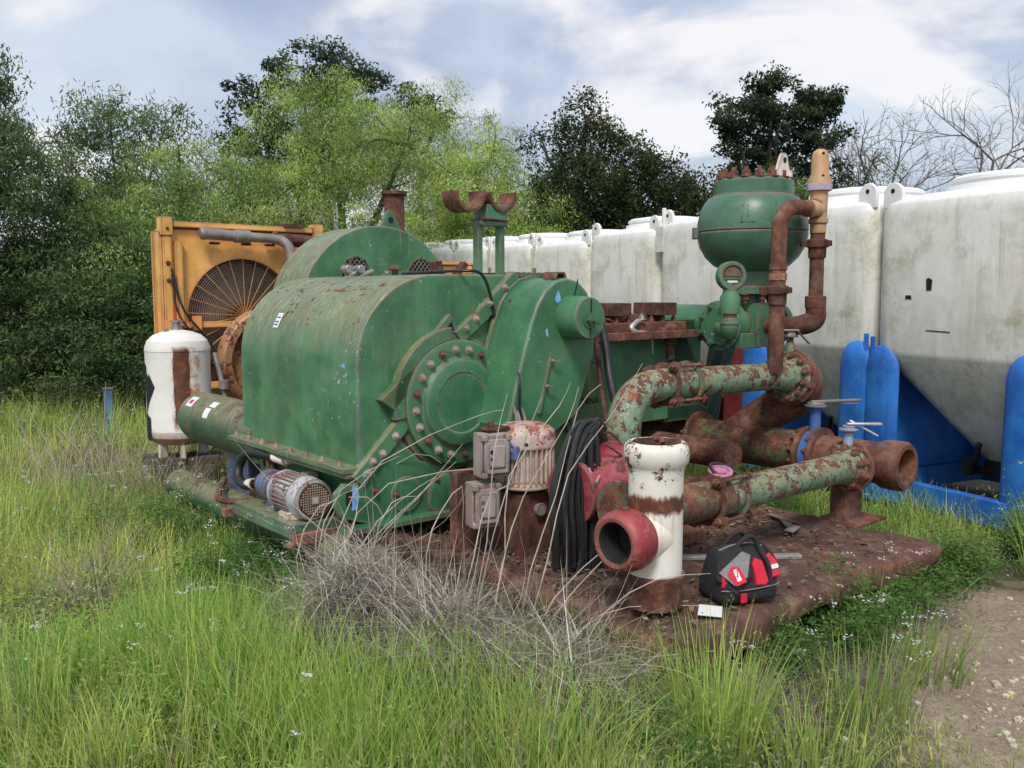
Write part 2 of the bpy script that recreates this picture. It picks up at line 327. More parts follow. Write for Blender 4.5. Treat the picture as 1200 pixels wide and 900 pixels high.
class MB:
    def __init__(s): s.bm = bmesh.new()
    def poly(s, pts):
        return s.bm.faces.new([s.bm.verts.new(p) for p in pts])
    def box(s, c, size, rot=None):
        x, y, z = [q/2 for q in size]; c = Vector(c)
        R = rot if rot is not None else Matrix.Identity(3)
        vs = [s.bm.verts.new(c + R @ Vector((a*x, b*y, d*z))) for a in (-1, 1) for b in (-1, 1) for d in (-1, 1)]
        for f in ((0, 1, 3, 2), (4, 6, 7, 5), (0, 4, 5, 1), (2, 3, 7, 6), (0, 2, 6, 4), (1, 5, 7, 3)):
            s.bm.faces.new([vs[i] for i in f])
        return s
    def rings(s, rings, cap0=True, cap1=True, closed=False):
        R = [[s.bm.verts.new(p) for p in r] for r in rings]; n = len(R[0])
        pairs = list(zip(R[:-1], R[1:])) + ([(R[-1], R[0])] if closed else [])
        for a, b in pairs:
            for i in range(n):
                j = (i+1) % n; s.bm.faces.new((a[i], a[j], b[j], b[i]))
        if not closed:
            if cap0: s.bm.faces.new(list(reversed(R[0])))
            if cap1: s.bm.faces.new(R[-1])
        return s
    def lathe(s, p0, d, prof, n=32, cap0=True, cap1=True):
        d, u, v = frame(d); p0 = Vector(p0)
        return s.rings([[p0 + d*t + (u*math.cos(2*PI*i/n) + v*math.sin(2*PI*i/n))*max(r, .0005) for i in range(n)] for t, r in prof], cap0, cap1)
    def cyl(s, p0, p1, r, r1=None, n=24):
        p0 = Vector(p0); p1 = Vector(p1); L = (p1-p0).length
        return s.lathe(p0, p1-p0, [(0, r), (L, r if r1 is None else r1)], n)
    def tube(s, pts, r, n=12, smooth=0, caps=True):
        pts = [Vector(p) for p in pts]
        if smooth:
            out = []; P = [pts[0]*2-pts[1]] + pts + [pts[-1]*2-pts[-2]]
            for i in range(1, len(P)-2):
                for q in range(smooth):
                    t = q/smooth; a, b, c, d = P[i-1], P[i], P[i+1], P[i+2]
                    out.append(.5*((2*b)+(c-a)*t+(2*a-5*b+4*c-d)*t*t+(3*b-a-3*c+d)*t**3))
            out.append(pts[-1]); 
            if isinstance(r, (list, tuple)):
                r = list(np.interp(np.linspace(0, 1, len(out)), np.linspace(0, 1, len(r)), r))
            pts = out
        if not isinstance(r, (list, tuple)): r = [r]*len(pts)
        d0 = (pts[1]-pts[0]).normalized(); _, u, v = frame(d0); rg = []
        for i, p in enumerate(pts):
            if i == 0: d = d0
            elif i == len(pts)-1: d = (pts[-1]-pts[-2]).normalized()
            else: d = ((pts[i+1]-p).normalized()+(p-pts[i-1]).normalized()).normalized()
            u = (u - d*u.dot(d)).normalized(); v = d.cross(u)
            rg.append([p + (u*math.cos(2*PI*k/n)+v*math.sin(2*PI*k/n))*r[i] for k in range(n)])
        return s.rings(rg, caps, caps)
    def prism(s, poly, y0, y1, ax='y'):
        f = {'y': lambda a, b, c: (a, c, b), 'x': lambda a, b, c: (c, a, b), 'z': lambda a, b, c: (a, b, c)}[ax]
        A = [s.bm.verts.new(f(a, b, y0)) for a, b in poly]; B = [s.bm.verts.new(f(a, b, y1)) for a, b in poly]
        n = len(poly); s.bm.faces.new(A); s.bm.faces.new(list(reversed(B)))
        for i in range(n): s.bm.faces.new((A[i], B[i], B[(i+1) % n], A[(i+1) % n]))
        return s
    def hexb(s, p, d, r=.012, h=.010, stud=True):
        s.lathe(p, d, [(0, r*1.5), (h*.2, r*1.5)], 10); s.lathe(Vector(p)+Vector(d).normalized()*h*.2, d, [(0, r), (h, r), (h*1.05, r*.8)], 6)
        if stud: s.lathe(Vector(p)+Vector(d).normalized()*h, d, [(0, r*.5), (h*.9, r*.5)], 8)
        return s
    def done(s, name, mat, parent=None, loc=None, bevel=0, smooth=True, ang=38):
        bmesh.ops.recalc_face_normals(s.bm, faces=s.bm.faces)
        if name in SPLIT:
            o = None
            for sub in split_loose(s.bm):
                o = MB.finish(sub, name, mat, parent, loc, bevel, smooth, ang)
            s.bm.free(); return o
        return MB.finish(s.bm, name, mat, parent, loc, bevel, smooth, ang)
    @staticmethod
    def finish(bm, name, mat, parent, loc, bevel, smooth, ang):
        s = type('B', (), {})(); s.bm = bm
        me = bpy.data.meshes.new(name); s.bm.to_mesh(me); s.bm.free()
        me.materials.append(M[mat] if isinstance(mat, str) else mat)
        if smooth:
            me.shade_smooth(); me.set_sharp_from_angle(angle=math.radians(ang))
        o = bpy.data.objects.new(name, me); col.objects.link(o)
        if parent: o.parent = parent
        if loc: o.location = loc
        if bevel:
            b = o.modifiers.new('bevel', 'BEVEL'); b.width = bevel; b.segments = 2; b.limit_method = 'ANGLE'; b.angle_limit = math.radians(40)
        return o

def tag(o, label=None, cat=None, group=None, kind=None):
    for k, v in (('label', label), ('category', cat), ('group', group), ('kind', kind)):
        if v: o[k] = v
    return o
def empty(name, loc, rz=0, label=None, cat=None, group=None):
    o = bpy.data.objects.new(name, None); col.objects.link(o); o.location = loc; o.rotation_euler = (0, 0, rz)
    o.empty_display_size = .1
    return tag(o, label, cat, group)
def text_obj(name, txt, size, mat, parent, mw, shear=0):
    c = bpy.data.curves.new(name, 'FONT'); c.body = txt; c.size = size; c.shear = shear; c.extrude = .0006; c.offset = size*.012
    c.align_x = 'CENTER'; c.align_y = 'CENTER'
    t = bpy.data.objects.new(name+'_curve', c); col.objects.link(t)
    dg = bpy.context.evaluated_depsgraph_get(); me = bpy.data.meshes.new_from_object(t.evaluated_get(dg))
    bpy.data.objects.remove(t); bpy.data.curves.remove(c)
    me.materials.clear(); me.materials.append(M[mat]); me.name = name
    o = bpy.data.objects.new(name, me); col.objects.link(o); o.parent = parent; o.matrix_local = mw; return o
def arc(cx, cz, r, a0, a1, n):
    return [(cx + r*math.cos(math.radians(a0+(a1-a0)*i/n)), cz + r*math.sin(math.radians(a0+(a1-a0)*i/n))) for i in range(n+1)]

def quads(name, mat, P, colr, parent=None, per=None):
    """P: (N,k,3) array of polygons with k corners, colr: (N,3)"""
    N, k, _ = P.shape
    me = bpy.data.meshes.new(name); me.vertices.add(N*k); me.loops.add(N*k); me.polygons.add(N)
    me.vertices.foreach_set('co', P.reshape(-1).astype(np.float32))
    me.loops.foreach_set('vertex_index', np.arange(N*k, dtype=np.int32))
    me.polygons.foreach_set('loop_start', np.arange(0, N*k, k, dtype=np.int32))
    at = me.color_attributes.new('col', 'FLOAT_COLOR', 'POINT')
    c = np.ones((N, k, 4), np.float32); c[:, :, :3] = colr[:, None, :]
    at.data.foreach_set('color', c.reshape(-1))
    me.update(calc_edges=True); me.materials.append(M[mat])
    o = bpy.data.objects.new(name, me); col.objects.link(o)
    if parent: o.parent = parent
    return o

def blades(name, mat, base, h, lean, az, w, colr, seg=4, droop=1.6, tipcol=None):
    """curved tapered ribbons; base (N,3), h length, lean (rad from vertical at the foot), az direction"""
    N = len(base); V = np.zeros((N, seg*2+1, 3), np.float32); C = np.ones((N, seg*2+1, 4), np.float32)
    p = base.astype(np.float64).copy(); sd = az + PI/2 + rng.normal(0, .5, N); side = np.stack([np.cos(sd), np.sin(sd), np.zeros(N)], 1)
    step = h/seg; ang = lean.copy()
    for i in range(seg+1):
        t = i/seg; wi = w*(1-t**1.6)*.5
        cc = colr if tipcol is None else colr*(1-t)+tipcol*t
        sh = .55+.45*min(1, t*1.8)
        if i < seg:
            V[:, 2*i] = p - side*wi[:, None]; V[:, 2*i+1] = p + side*wi[:, None]
            C[:, 2*i, :3] = cc; C[:, 2*i+1, :3] = cc
        else: V[:, 2*i] = p; C[:, 2*i, :3] = cc
        d = np.stack([np.sin(ang)*np.cos(az), np.sin(ang)*np.sin(az), np.cos(ang)], 1)
        p = p + d*step[:, None]; ang = ang + (lean*droop if np.ndim(droop) == 0 else droop*2.2)/seg
    nv = seg*2+1; off = (np.arange(N)*nv)[:, None]
    q = np.concatenate([np.array([2*i, 2*i+1, 2*i+3, 2*i+2]) for i in range(seg-1)])
    qi = (off + q[None]).reshape(-1); ti = (off + np.array([2*seg-2, 2*seg-1, 2*seg])[None]).reshape(-1)
    me = bpy.data.meshes.new(name); nq = N*(seg-1)
    me.vertices.add(N*nv); me.loops.add(len(qi)+len(ti)); me.polygons.add(nq+N)
    me.vertices.foreach_set('co', V.reshape(-1)); me.loops.foreach_set('vertex_index', np.concatenate([qi, ti]).astype(np.int32))
    me.polygons.foreach_set('loop_start', np.concatenate([np.arange(nq)*4, nq*4+np.arange(N)*3]).astype(np.int32))
    at = me.color_attributes.new('col', 'FLOAT_COLOR', 'POINT'); at.data.foreach_set('color', C.reshape(-1))
    me.update(calc_edges=True); me.materials.append(M[mat])
    o = bpy.data.objects.new(name, me); col.objects.link(o); return o

# ------------------------------------------------------------------ frames of reference (metres)
TH = math.radians(40.3); O = Vector((-0.7949, 4.5706, 0))
def PW(x, y, z=0):
    return Vector((O.x + x*math.cos(TH) - y*math.sin(TH), O.y + x*math.sin(TH) + y*math.cos(TH), z))
def to_local(X, Y):
    X = X-O.x; Y = Y-O.y; return X*math.cos(TH)+Y*math.sin(TH), -X*math.sin(TH)+Y*math.cos(TH)

# ------------------------------------------------------------------ the pump unit
pump = empty('mud_pump', O, TH, 'large green triplex mud pump unit with peeling paint and rusty pipework on its skid', 'industrial pump')
def part(mb, name, mat, parent=pump, bevel=.004, label=None, **k):
    o = mb.done(name, mat, parent, bevel=bevel, **k)
    if label: o['label'] = label
    return o

# deck plate, uneven, with folded skirt
m = MB(); nx, ny = 46, 60; xs = np.linspace(.30, 2.42, nx); ys = np.linspace(-1.90, .3, ny)
def dz(x, y):
    e = min((x-.30), (y+1.90), (2.42-x))
    z = .32 + .010*math.sin(x*5.1+y*3.3)+.008*math.sin(x*11-y*7)+.004*math.sin(23*x+17*y)
    z -= .022*math.exp(-e/.018)
    z += .006*math.sin(x*31+2*math.sin(y*9))*math.sin(y*27)*(.5+.5*math.sin(x*3+y*5))
    z -= .05*math.exp(-((x-.34)**2+(y+1.55)**2)/.03)
    if x > 2.0 and y < -1.5: z += .012*math.sin(x*40)*(x-2.0)
    return z
g = [[m.bm.verts.new((x + .012*math.sin(y*9), y + .012*math.sin(x*7+1), dz(x, y))) for y in ys] for x in xs]
for i in range(nx-1):
    for j in range(ny-1): m.bm.faces.new((g[i][j], g[i+1][j], g[i+1][j+1], g[i][j+1]))
def skirt(vs, dxy):
    prev = vs
    for q, (o_, zz) in enumerate(((.004, -.035), (.002, -.08), (-.006, -.12), (-.05, -.125))):
        new = [m.bm.verts.new((v.co.x+dxy[0]*o_+.004*math.sin(i*.9), v.co.y+dxy[1]*o_, v.co.z+zz*(.85+.2*math.sin(i*.23)))) for i, v in enumerate(vs)]
        for i in range(len(vs)-1): m.bm.faces.new((prev[i], prev[i+1], new[i+1], new[i]))
        prev = new
skirt([g[0][j] for j in range(ny)], (-1, 0)); skirt([g[i][0] for i in range(nx)], (0, -1)); skirt([g[-1][j] for j in range(ny)], (1, 0))
part(m, 'deck_plate', 'deck', bevel=0, ang=60)
# skid: round runner tubes and cross beams
for yy in (2.0,):
    pass
m = MB(); m.lathe((0, -.02, .235), (0, 1, 0), [(0, .075), (.015, .10), (.05, .11), (2.6, .11)], 28); part(m, 'skid_tube', 'tube_green')
m = MB(); m.lathe((-.02, -.02, .235), (1, 0, 0), [(0, .085), (.03, .10), (.45, .10), (.5, .08)], 24); part(m, 'skid_tube', 'tube_green')
m = MB(); m.box((1.3, -.25, .16), (2.2, .14, .20)); m.box((1.3, 1.2, .16), (2.6, .14, .20)); m.box((1.3, -1.6, .10), (1.9, .10, .14)); m.box((.16, .6, .30), (.12, 2.4, .16))
m.box((2.35, -.5, .10), (.12, 2.4, .14)); m.box((.5, -.9, .12), (.12, 1.6, .14)); part(m, 'skid_beam', 'rust_dark')
m = MB(); m.lathe((.36, -1.68, .19), (-1, 0, 0), [(0, .07), (.05, .075), (.06, .065), (.065, .04)], 24); part(m, 'pipe_stub', painted('chipped_grey', (.28, .30, .30), (.2, .21, .2), rust=.5, fine=14), label='chipped grey round stub under the deck edge')

# --- crankcase hood: vertical side, quarter-round shoulder, flat top
prof = [(0, .75), (0, 1.27)] + [(.50+.50*math.cos(a), 1.27+.475*math.sin(a)) for a in [PI-i*PI/2/14 for i in range(1, 15)]] + [(1.02, 1.745), (.62, 1.385), (.33, 1.05)]
m = MB(); m.prism([(-.0, .72)]+prof[1:-3]+[(1.03, 1.748), (.70, 1.45), (.02, .72)], 0, 1.42); part(m, 'crankcase_hood', 'green', bevel=.008, ang=30)
# main body under the split line
body = [(.03, .70), (.72, 1.44), (1.04, 1.742), (1.42, 1.742), (1.46, 1.36), (1.62, 1.34), (1.62, .60), (1.3, .50), (.2, .50), (.05, .56)]
m = MB(); m.prism(body, .015, 1.40); part(m, 'crankcase_body', 'green', bevel=.006)
m = MB()  # horizontal flange along the hood's foot
m.box((-.045, .71, .735), (.11, 1.46, .028)); m.box((-.035, .71, .706), (.10, 1.46, .022)); part(m, 'hood_flange', 'green', bevel=.003)
m = MB()
for i in range(8): m.hexb((-.065, .08+i*.185, .750), (0, 0, 1), .014, .014)
part(m, 'flange_bolt', 'bolt', bevel=0)
# lower side below flange (faces left)
m = MB(); m.prism([(.08, .69), (.08, .42), (.9, .42), (.9, .69)], .05, 1.36); part(m, 'crankcase_sump', 'green_dark', bevel=.005)
# split-line flange on the face with the arc over the bearing
def strip(pts, w0, w1, y0, y1, mb):
    n = len(pts); a = []; b = []
    for i, p in enumerate(pts):
        q0 = Vector(pts[max(0, i-1)]); q1 = Vector(pts[min(n-1, i+1)]); t = (q1-q0).normalized(); nn = Vector((-t.y, t.x))
        a.append(Vector(p)+nn*w0); b.append(Vector(p)+nn*w1)
    mb.rings([[ (a[i].x, y0, a[i].y), (a[i].x, y1, a[i].y), (b[i].x, y1, b[i].y), (b[i].x, y0, b[i].y)] for i in range(n)])
BC = (.605, 1.045); 
pts = [(-.04, .68), (.10, .80), (.25, .95)] 
m = MB(); strip([(-.035, .685), (.28, .995)], -.055, .03, -.045, .02, m)
strip(arc(BC[0], BC[1], .375, 190, 95, 16), -.03, .04, -.055, .02, m)
strip([(.62, 1.40), (.80, 1.53), (1.045, 1.742)], -.045, .035, -.045, .02, m)
part(m, 'split_flange', 'green', bevel=.004, label='diagonal bolted split flange, paint worn to primer')
m = MB()
for x, z in ((.03, .72), (.12, .81), (.20, .895), (.74, 1.50), (.84, 1.585), (.95, 1.675), (.06, .775), (.67, 1.45)): m.hexb((x, -.045, z), (0, -1, 0), .015, .013)
part(m, 'split_flange_bolt', 'bolt', bevel=0)
# wedge rib and stub block beside the bearing
m = MB(); m.prism([(.11, 1.09), (.19, 1.03), (.44, 1.26), (.40, 1.33)], -.055, .02); part(m, 'gusset', 'green_faded', bevel=.004)
m = MB(); m.prism([(.20, 1.16), (.23, 1.14), (.60, 1.50), (.57, 1.53)], -.03, .02); m.prism([(.57, 1.53), (.60, 1.50), (.66, 1.41), (.62, 1.40)], -.025, .02); part(m, 'rib', 'green', bevel=.004)
# lower face: base plate with lifting eye and dark notch under bearing
base = [(-.155, .56), (-.15, .63), (-.10, .675), (-.04, .665), (.19, .93), (.24, .87), (.36, .745), (.52, .685), (.66, .66), (.95, .60), (.95, .42), (.10, .435), (.02, .45), (-.12, .50)]
m = MB(); m.prism(base, -.03, .01); part(m, 'base_plate', 'green_clean', bevel=.004)
m = MB(); m.prism([(-.095, .565), (-.078, .555), (-.062, .565), (-.062, .635), (-.078, .645), (-.095, .635)], -.034, -.029); part(m, 'lifting_eye', 'black', bevel=0)
m = MB(); m.prism([(-.060, .53), (-.035, .535), (-.015, .60), (-.03, .66), (-.056, .66)], -.033, -.0305); m.prism([(.0, .70), (.03, .70), (.03, .735), (.0, .73)], -.047, -.0455); m.prism([(.06, .70), (.075, .69), (.08, .705), (.065, .715)], -.034, -.0305)
part(m, 'bare_primer', 'paint_drip', bevel=0)
m = MB(); m.lathe((.27, -.03, .57), (0, -1, 0), [(0, .10), (.012, .095)], 28); m.lathe((.53, -.03, .53), (0, -1, 0), [(0, .13), (.02, .10)], 28)
m.box((.42, -.05, .435), (1.1, .10, .03)); part(m, 'base_boss', 'green_clean', bevel=.002)
m = MB()
for x, z in ((.20, .585), (.46, .63), (.07, .62)): m.hexb((x, -.043, z), (0, -1, 0), .014, .012)
part(m, 'base_bolt', 'bolt_rust', bevel=0)
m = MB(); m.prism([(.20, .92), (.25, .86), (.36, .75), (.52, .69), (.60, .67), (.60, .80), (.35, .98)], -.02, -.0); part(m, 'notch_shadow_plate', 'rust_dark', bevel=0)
# bearing cover
bc = (BC[0], 0, BC[1])
m = MB(); m.lathe((bc[0], .02, bc[2]), (0, -1, 0), [(0, .345), (.085, .345), (.09, .335), (.09, .25), (.115, .235), (.12, .225), (.122, .17), (.117, .165), (.117, .0)], 72)
bcov = part(m, 'bearing_cover', 'green_clean', bevel=.002, ang=30)
for i in range(20):
    a = 2*PI*(i+.3)/20
    m = MB(); m.hexb((bc[0]+.292*math.cos(a), -.07, bc[2]+.292*math.sin(a)), (0, -1, 0), .0165, .016)
    part(m, 'bolt', 'bolt' if i % 3 else 'bolt_rust', bcov, bevel=0)
m = MB(); m.lathe((bc[0], .02, bc[2]), (0, -1, 0), [(0, .375), (.045, .375), (.05, .36)], 64); part(m, 'bearing_ring', 'green_faded', bevel=.002)
# fill of body face to the right of the bearing
m = MB(); m.prism([(.64, 1.33), (.98, 1.66), (1.06, 1.735), (1.24, 1.735), (1.25, .55), (.70, .60)], -.012, .03); part(m, 'face_plate', 'green', bevel=.003)
# corrugated round shoulder between body and pinion case
m = MB(); m.prism([(1.08, 1.755)]+[(1.06+.02*i, 1.757+(.008 if i % 2 else 0)) for i in range(1, 17)]+[(1.40, 1.735), (1.08, 1.735)], -.02, .9); part(m, 'top_rack', 'green_faded', bevel=0)

# --- pinion case
case = [(1.03, .845), (.73, .88), (.715, .93), (.78, 1.16), (.83, 1.32), (.88, 1.47), (.93, 1.58), (.985, 1.655), (1.06, 1.708), (1.15, 1.728), (1.24, 1.708), (1.31, 1.65), (1.355, 1.57), (1.378, 1.46), (1.368, 1.29), (1.235, .95)]
m = MB(); m.prism(case, -.35, -.01)
pc = part(m, 'pinion_case', 'green_clean', bevel=.010, ang=32)
m = MB(); m.prism([(1.15+(x-1.15)*1.09, 1.3+(z-1.3)*1.04) for x, z in case], -.06, -.03); part(m, 'case_flange', 'green', pc, bevel=.003)
m = MB(); m.lathe((1.185, -.34, 1.505), (0, -1, 0), [(0, .125), (.15, .118), (.162, .112), (.166, .0)], 48); cap = part(m, 'bearing_cap', 'green_clean', pc, bevel=.002)
m = MB(); m.hexb((1.17, -.505, 1.495), (0, -1, 0), .030, .03); m.box((1.19, -.535, 1.495), (.075, .014, .016), Matrix.Rotation(.5, 3, 'Y')); part(m, 'breather', 'bolt_green', pc, bevel=.001)
m = MB(); m.box((1.185, -.508, 1.565), (.005, .004, .09)); m.box((1.18, -.508, 1.43), (.004, .004, .06)); m.prism([(1.205, 1.63), (1.211, 1.63), (1.237, 1.722), (1.231, 1.722)], -.353, -.3505); part(m, 'seam', 'black', pc, bevel=0)
m = MB(); m.prism([(1.055, 1.60), (1.075, 1.585), (1.10, 1.60), (1.097, 1.625), (1.082, 1.66), (1.07, 1.635)], -.353, -.3505)
m.prism([(.985, 1.435), (.995, 1.40), (1.01, 1.41), (1.0, 1.45)], -.353, -.3505); m.prism([(1.06, 1.49), (1.085, 1.485), (1.08, 1.515)], -.353, -.3505); part(m, 'bare_primer', 'paint_drip', pc, bevel=0)
m = MB()
for z in (1.27, 1.13): m.hexb((.985+(z-1.13)*.3, -.35, z), (0, -1, 0), .012, .02); m.box((1.01+(z-1.13)*.3, -.385, z), (.05, .008, .01))
part(m, 'latch', 'steel', pc, bevel=0)
m = MB(); m.prism([(.925, .98), (.945, .98), (1.03, 1.30), (1.015, 1.30)], -.365, -.348); part(m, 'rib', 'green', pc, bevel=.002)
m = MB(); m.prism([(1.10, 1.722), (1.12, 1.762), (1.18, 1.762), (1.20, 1.722), (1.185, 1.722), (1.172, 1.752), (1.128, 1.752), (1.115, 1.722)], -.30, -.20); part(m, 'lifting_loop', 'rust', pc, bevel=0)
m = MB()
for i in range(12):
    t = i/11; x = .745+.21*t; z = .90+.70*t; m.hexb((x-.012, -.10, z+.0), (-1, 0, .35), .007, .006, False)
part(m, 'case_bolt', 'bolt_rust', pc, bevel=0)

# --- half-round sheave guard behind the hood
gd = [(.45, 1.30)]+arc(1.10, 1.46, .655, 180, 0, 40)+[(1.755, 1.30)]
m = MB(); m.prism(gd, 1.50, 1.95); guard = part(m, 'sheave_guard', 'green', bevel=.006, ang=30)
for cx, flip in ((.90, 1), (1.42, -1)):
    out = [(cx-.13*flip, 1.70), (cx-.13*flip, 1.80), (cx-.09*flip, 1.87), (cx-.01*flip, 1.90), (cx+.065*flip, 1.87), (cx+.11*flip, 1.78), (cx+.15*flip, 1.70)]
    m = MB(); m.prism(out, 1.496, 1.4985); win = part(m, 'mesh_window', 'black', guard, bevel=0)
    m = MB()
    zs = np.arange(1.70, 1.90, .022)
    def inside(x, z):
        n = 0
        for i in range(len(out)):
            (x1, z1), (x2, z2) = out[i], out[(i+1) % len(out)]
            if (z1 > z) != (z2 > z) and x < (x2-x1)*(z-z1)/(z2-z1)+x1: n += 1
        return n % 2
    for r_, z in enumerate(zs):
        for x in np.arange(cx-.17, cx+.17, .036):
            x0 = x + (.018 if r_ % 2 else 0)
            if inside(x0, z+.01) and inside(x0+.018, z+.01):
                for sgn in (1, -1):
                    m.box((x0+.009*sgn, 1.490, z+.011), (.0275, .004, .004), Matrix.Rotation(sgn*.88, 3, 'Y'))
    part(m, 'expanded_mesh', 'galv', win, bevel=0)
    m = MB(); strip(out, -.006, .006, 1.488, 1.50, m); part(m, 'window_frame', 'green', win, bevel=0)
m = MB()
lug = [(1.12, 2.09), (1.19, 2.225), (1.215, 2.24), (1.24, 2.225), (1.32, 2.07)]
m.prism(lug, 1.56, 1.58); part(m, 'lifting_lug', 'green_clean', guard, bevel=.002)
m = MB(); m.lathe((1.218, 1.5585, 2.165), (0, -1, 0), [(0, .022), (.002, .022)], 20); part(m, 'lug_hole', 'black', guard, bevel=0)
# fittings standing on the hood top
m = MB(); m.cyl((1.08, 1.3, 1.745), (1.08, 1.3, 1.80), .022); m.lathe((1.08, 1.3, 1.80), (0, 0, 1), [(0, .05), (.018, .05), (.02, .03), (.035, .015)], 20); m.cyl((.98, 1.3, 1.745), (.98, 1.3, 1.775), .02); part(m, 'filler_cap', 'rust')
m = MB()
for dx in (0, .09): m.cyl((.68+dx, 1.28, 1.745), (.80+dx, 1.28, 1.79), .018); m.lathe((.68+dx, 1.25, 1.80), (0, 1, 0), [(-.03, .028), (.05, .028)], 16)
part(m, 'steel_fitting', 'steel')
m = MB(); m.box((1.29, 1.1, 1.80), (.08, .05, .12), Matrix.Rotation(-.15, 3, 'Y')); m.box((1.37, .95, 1.79), (.035, .06, .15), Matrix.Rotation(.7, 3, 'Y')); part(m, 'rusty_bracket', 'rust_dark')
# --- stand with two U cradles
st = MB(); st.box((.885, .12, 1.90), (.035, .05, .33)); st.box((1.05, .12, 1.89), (.035, .05, .34)); stand = part(st, 'cradle_stand', 'green_clean')
m = MB(); m.box((.97, .12, 2.045), (.20, .10, .03)); m.prism([(.90, 2.06), (1.05, 2.06), (1.07, 2.15), (.91, 2.15)], .06, .18); part(m, 'stand_head', 'green', stand)
m = MB(); m.box((.97, .115, 2.065), (.19, .12, .012)); part(m, 'rust_plate', 'rust', stand)
for cx, cz, r in ((.785, 2.205, .10), (1.02, 2.21, .095)):
    m = MB(); strip([(x, z) for x, z in arc(cx, cz, r, 175, 372, 20)], -.006, .012, .05, .19, m); part(m, 'cradle', 'rust', stand, bevel=.001)
# --- exhaust stack behind guard (stands on the pump's drive)
m = MB(); m.lathe((1.73, 2.3, 1.5), (0, 0, 1), [(0, .082), (.93, .082), (.935, .105), (.965, .105), (.965, .08), (.7, .075)], 32, cap1=True); part(m, 'exhaust_stack', 'rust_red')
# --- wiring down the face
m = MB(); m.tube([(.55, .4, 1.755), (.66, -.02, 1.765), (.78, -.05, 1.745), (.85, -.05, 1.60), (.88, -.05, 1.44), (.905, -.06, 1.27), (.925, -.08, 1.10), (.93, -.2, .97)], .009, 8, 5); m.tube([(.93, -.09, 1.33), (.86, -.25, 1.30), (.78, -.37, 1.16), (.79, -.36, 1.02), (.80, -.36, .95)], .007, 8, 5)
part(m, 'cable', 'rubber', bevel=0)
for q, (dx, mt) in enumerate(((0, 'alu'), (.022, 'galv'), (-.02, 'galv'))):
    m = MB(); m.tube([(.895+dx, -.09, 1.30), (.90+dx, -.12, 1.20), (.87+dx, -.2, 1.08), (.74+dx*1.5, -.42, .97+.02*q), (.62+dx, -.58, .90)], .008, 8, 5); part(m, 'conduit', mt, bevel=0)
m = MB(); m.box((.905, -.07, 1.33), (.06, .05, .05)); m.cyl((.905, -.05, 1.30), (1.02, -.16, 1.27), .008); m.hexb((.91, -.1, 1.34), (0, -1, 0), .02, .02); m.box((.93, -.06, 1.29), (.12, .02, .012)); part(m, 'wire_clamp', 'steel', bevel=0)

# --- fluid end
m = MB(); m.box((1.95, .35, 1.06), (.96, .75, .56)); part(m, 'fluid_end_block', 'green')
m = MB(); m.box((2.62, .40, 1.16), (.38, .8, .60)); m.prism([(2.42, .86), (2.82, .86), (3.0, .75), (2.42, .75)], .0, .8); part(m, 'discharge_block', 'green_dark')
m = MB(); m.box((1.56, -.06, 1.03), (.24, .06, .36)); part(m, 'name_panel', 'green_faded')
m = MB(); m.box((2.05, .1, 1.37), (1.14, .55, .03)); m.box((2.05, -.19, 1.372), (1.10, .035, .05)); m.box((2.02, .05, 1.42), (1.0, .3, .06)); m.box((2.02, .18, 1.475), (.95, .22, .05)); part(m, 'rusty_cover_plate', 'rust')
for x in (1.94, 2.40):
    m = MB(); m.box((x, .08, 1.535), (.20, .22, .085)); part(m, 'valve_cover_lug', 'rust_dark')
m = MB()
for x in np.linspace(1.58, 2.5, 9): m.hexb((x, .0, 1.452), (0, 0, 1), .018, .02)
part(m, 'cover_bolt', 'bolt_rust', bevel=0)
m = MB(); m.cyl((2.33, -.12, 1.20), (2.33, -.12, 1.42), .028); m.lathe((2.33, -.12, 1.30), (0, 0, 1), [(0, .04), (.03, .045), (.06, .035), (.08, .05), (.12, .05), (.14, .03)], 14); m.box((2.30, -.12, 1.40), (.12, .05, .03)); part(m, 'grease_valve', 'rust')
m = MB(); m.tube([(2.03, -.1, 1.46), (1.98, -.12, 1.45), (1.93, -.13, 1.42), (1.97, -.14, 1.39), (2.05, -.13, 1.385), (2.12, -.13, 1.36), (2.15, -.12, 1.25)], [.018, .018, .018, .018, .016, .010, .008], 10, 4); m.hexb((2.06, -.1, 1.47), (0, 0, 1), .02, .02); part(m, 'lubricator_hose', 'alu', bevel=0)
m = MB(); m.tube([(1.70, -.02, 1.40), (1.73, -.05, 1.47), (1.80, -.05, 1.475), (1.86, -.05, 1.45)], .007, 8, 5); part(m, 'small_line', 'rust', bevel=0)
rotF = Matrix(((1, 0, 0, 0), (0, 0, -1, 0), (0, 1, 0, 0), (0, 0, 0, 1)))
text_obj('stencilled_word', 'CHINA', .062, 'stencil', pump, Matrix.Translation((1.583, -.0925, .975)) @ rotF @ Matrix.Rotation(.0, 4, 'Z'))
m = MB(); m.prism([(1.6, .80), (1.75, .80), (1.95, .33), (1.72, .33)], -.05, .1); m.prism([(2.85, .72), (2.98, .74), (3.25, 1.28), (3.12, 1.28)], -.0, .10); m.prism([(3.1, .35), (3.25, .35), (3.42, 1.28), (3.3, 1.28)], .2, .3); part(m, 'support_leg', 'green_dark')

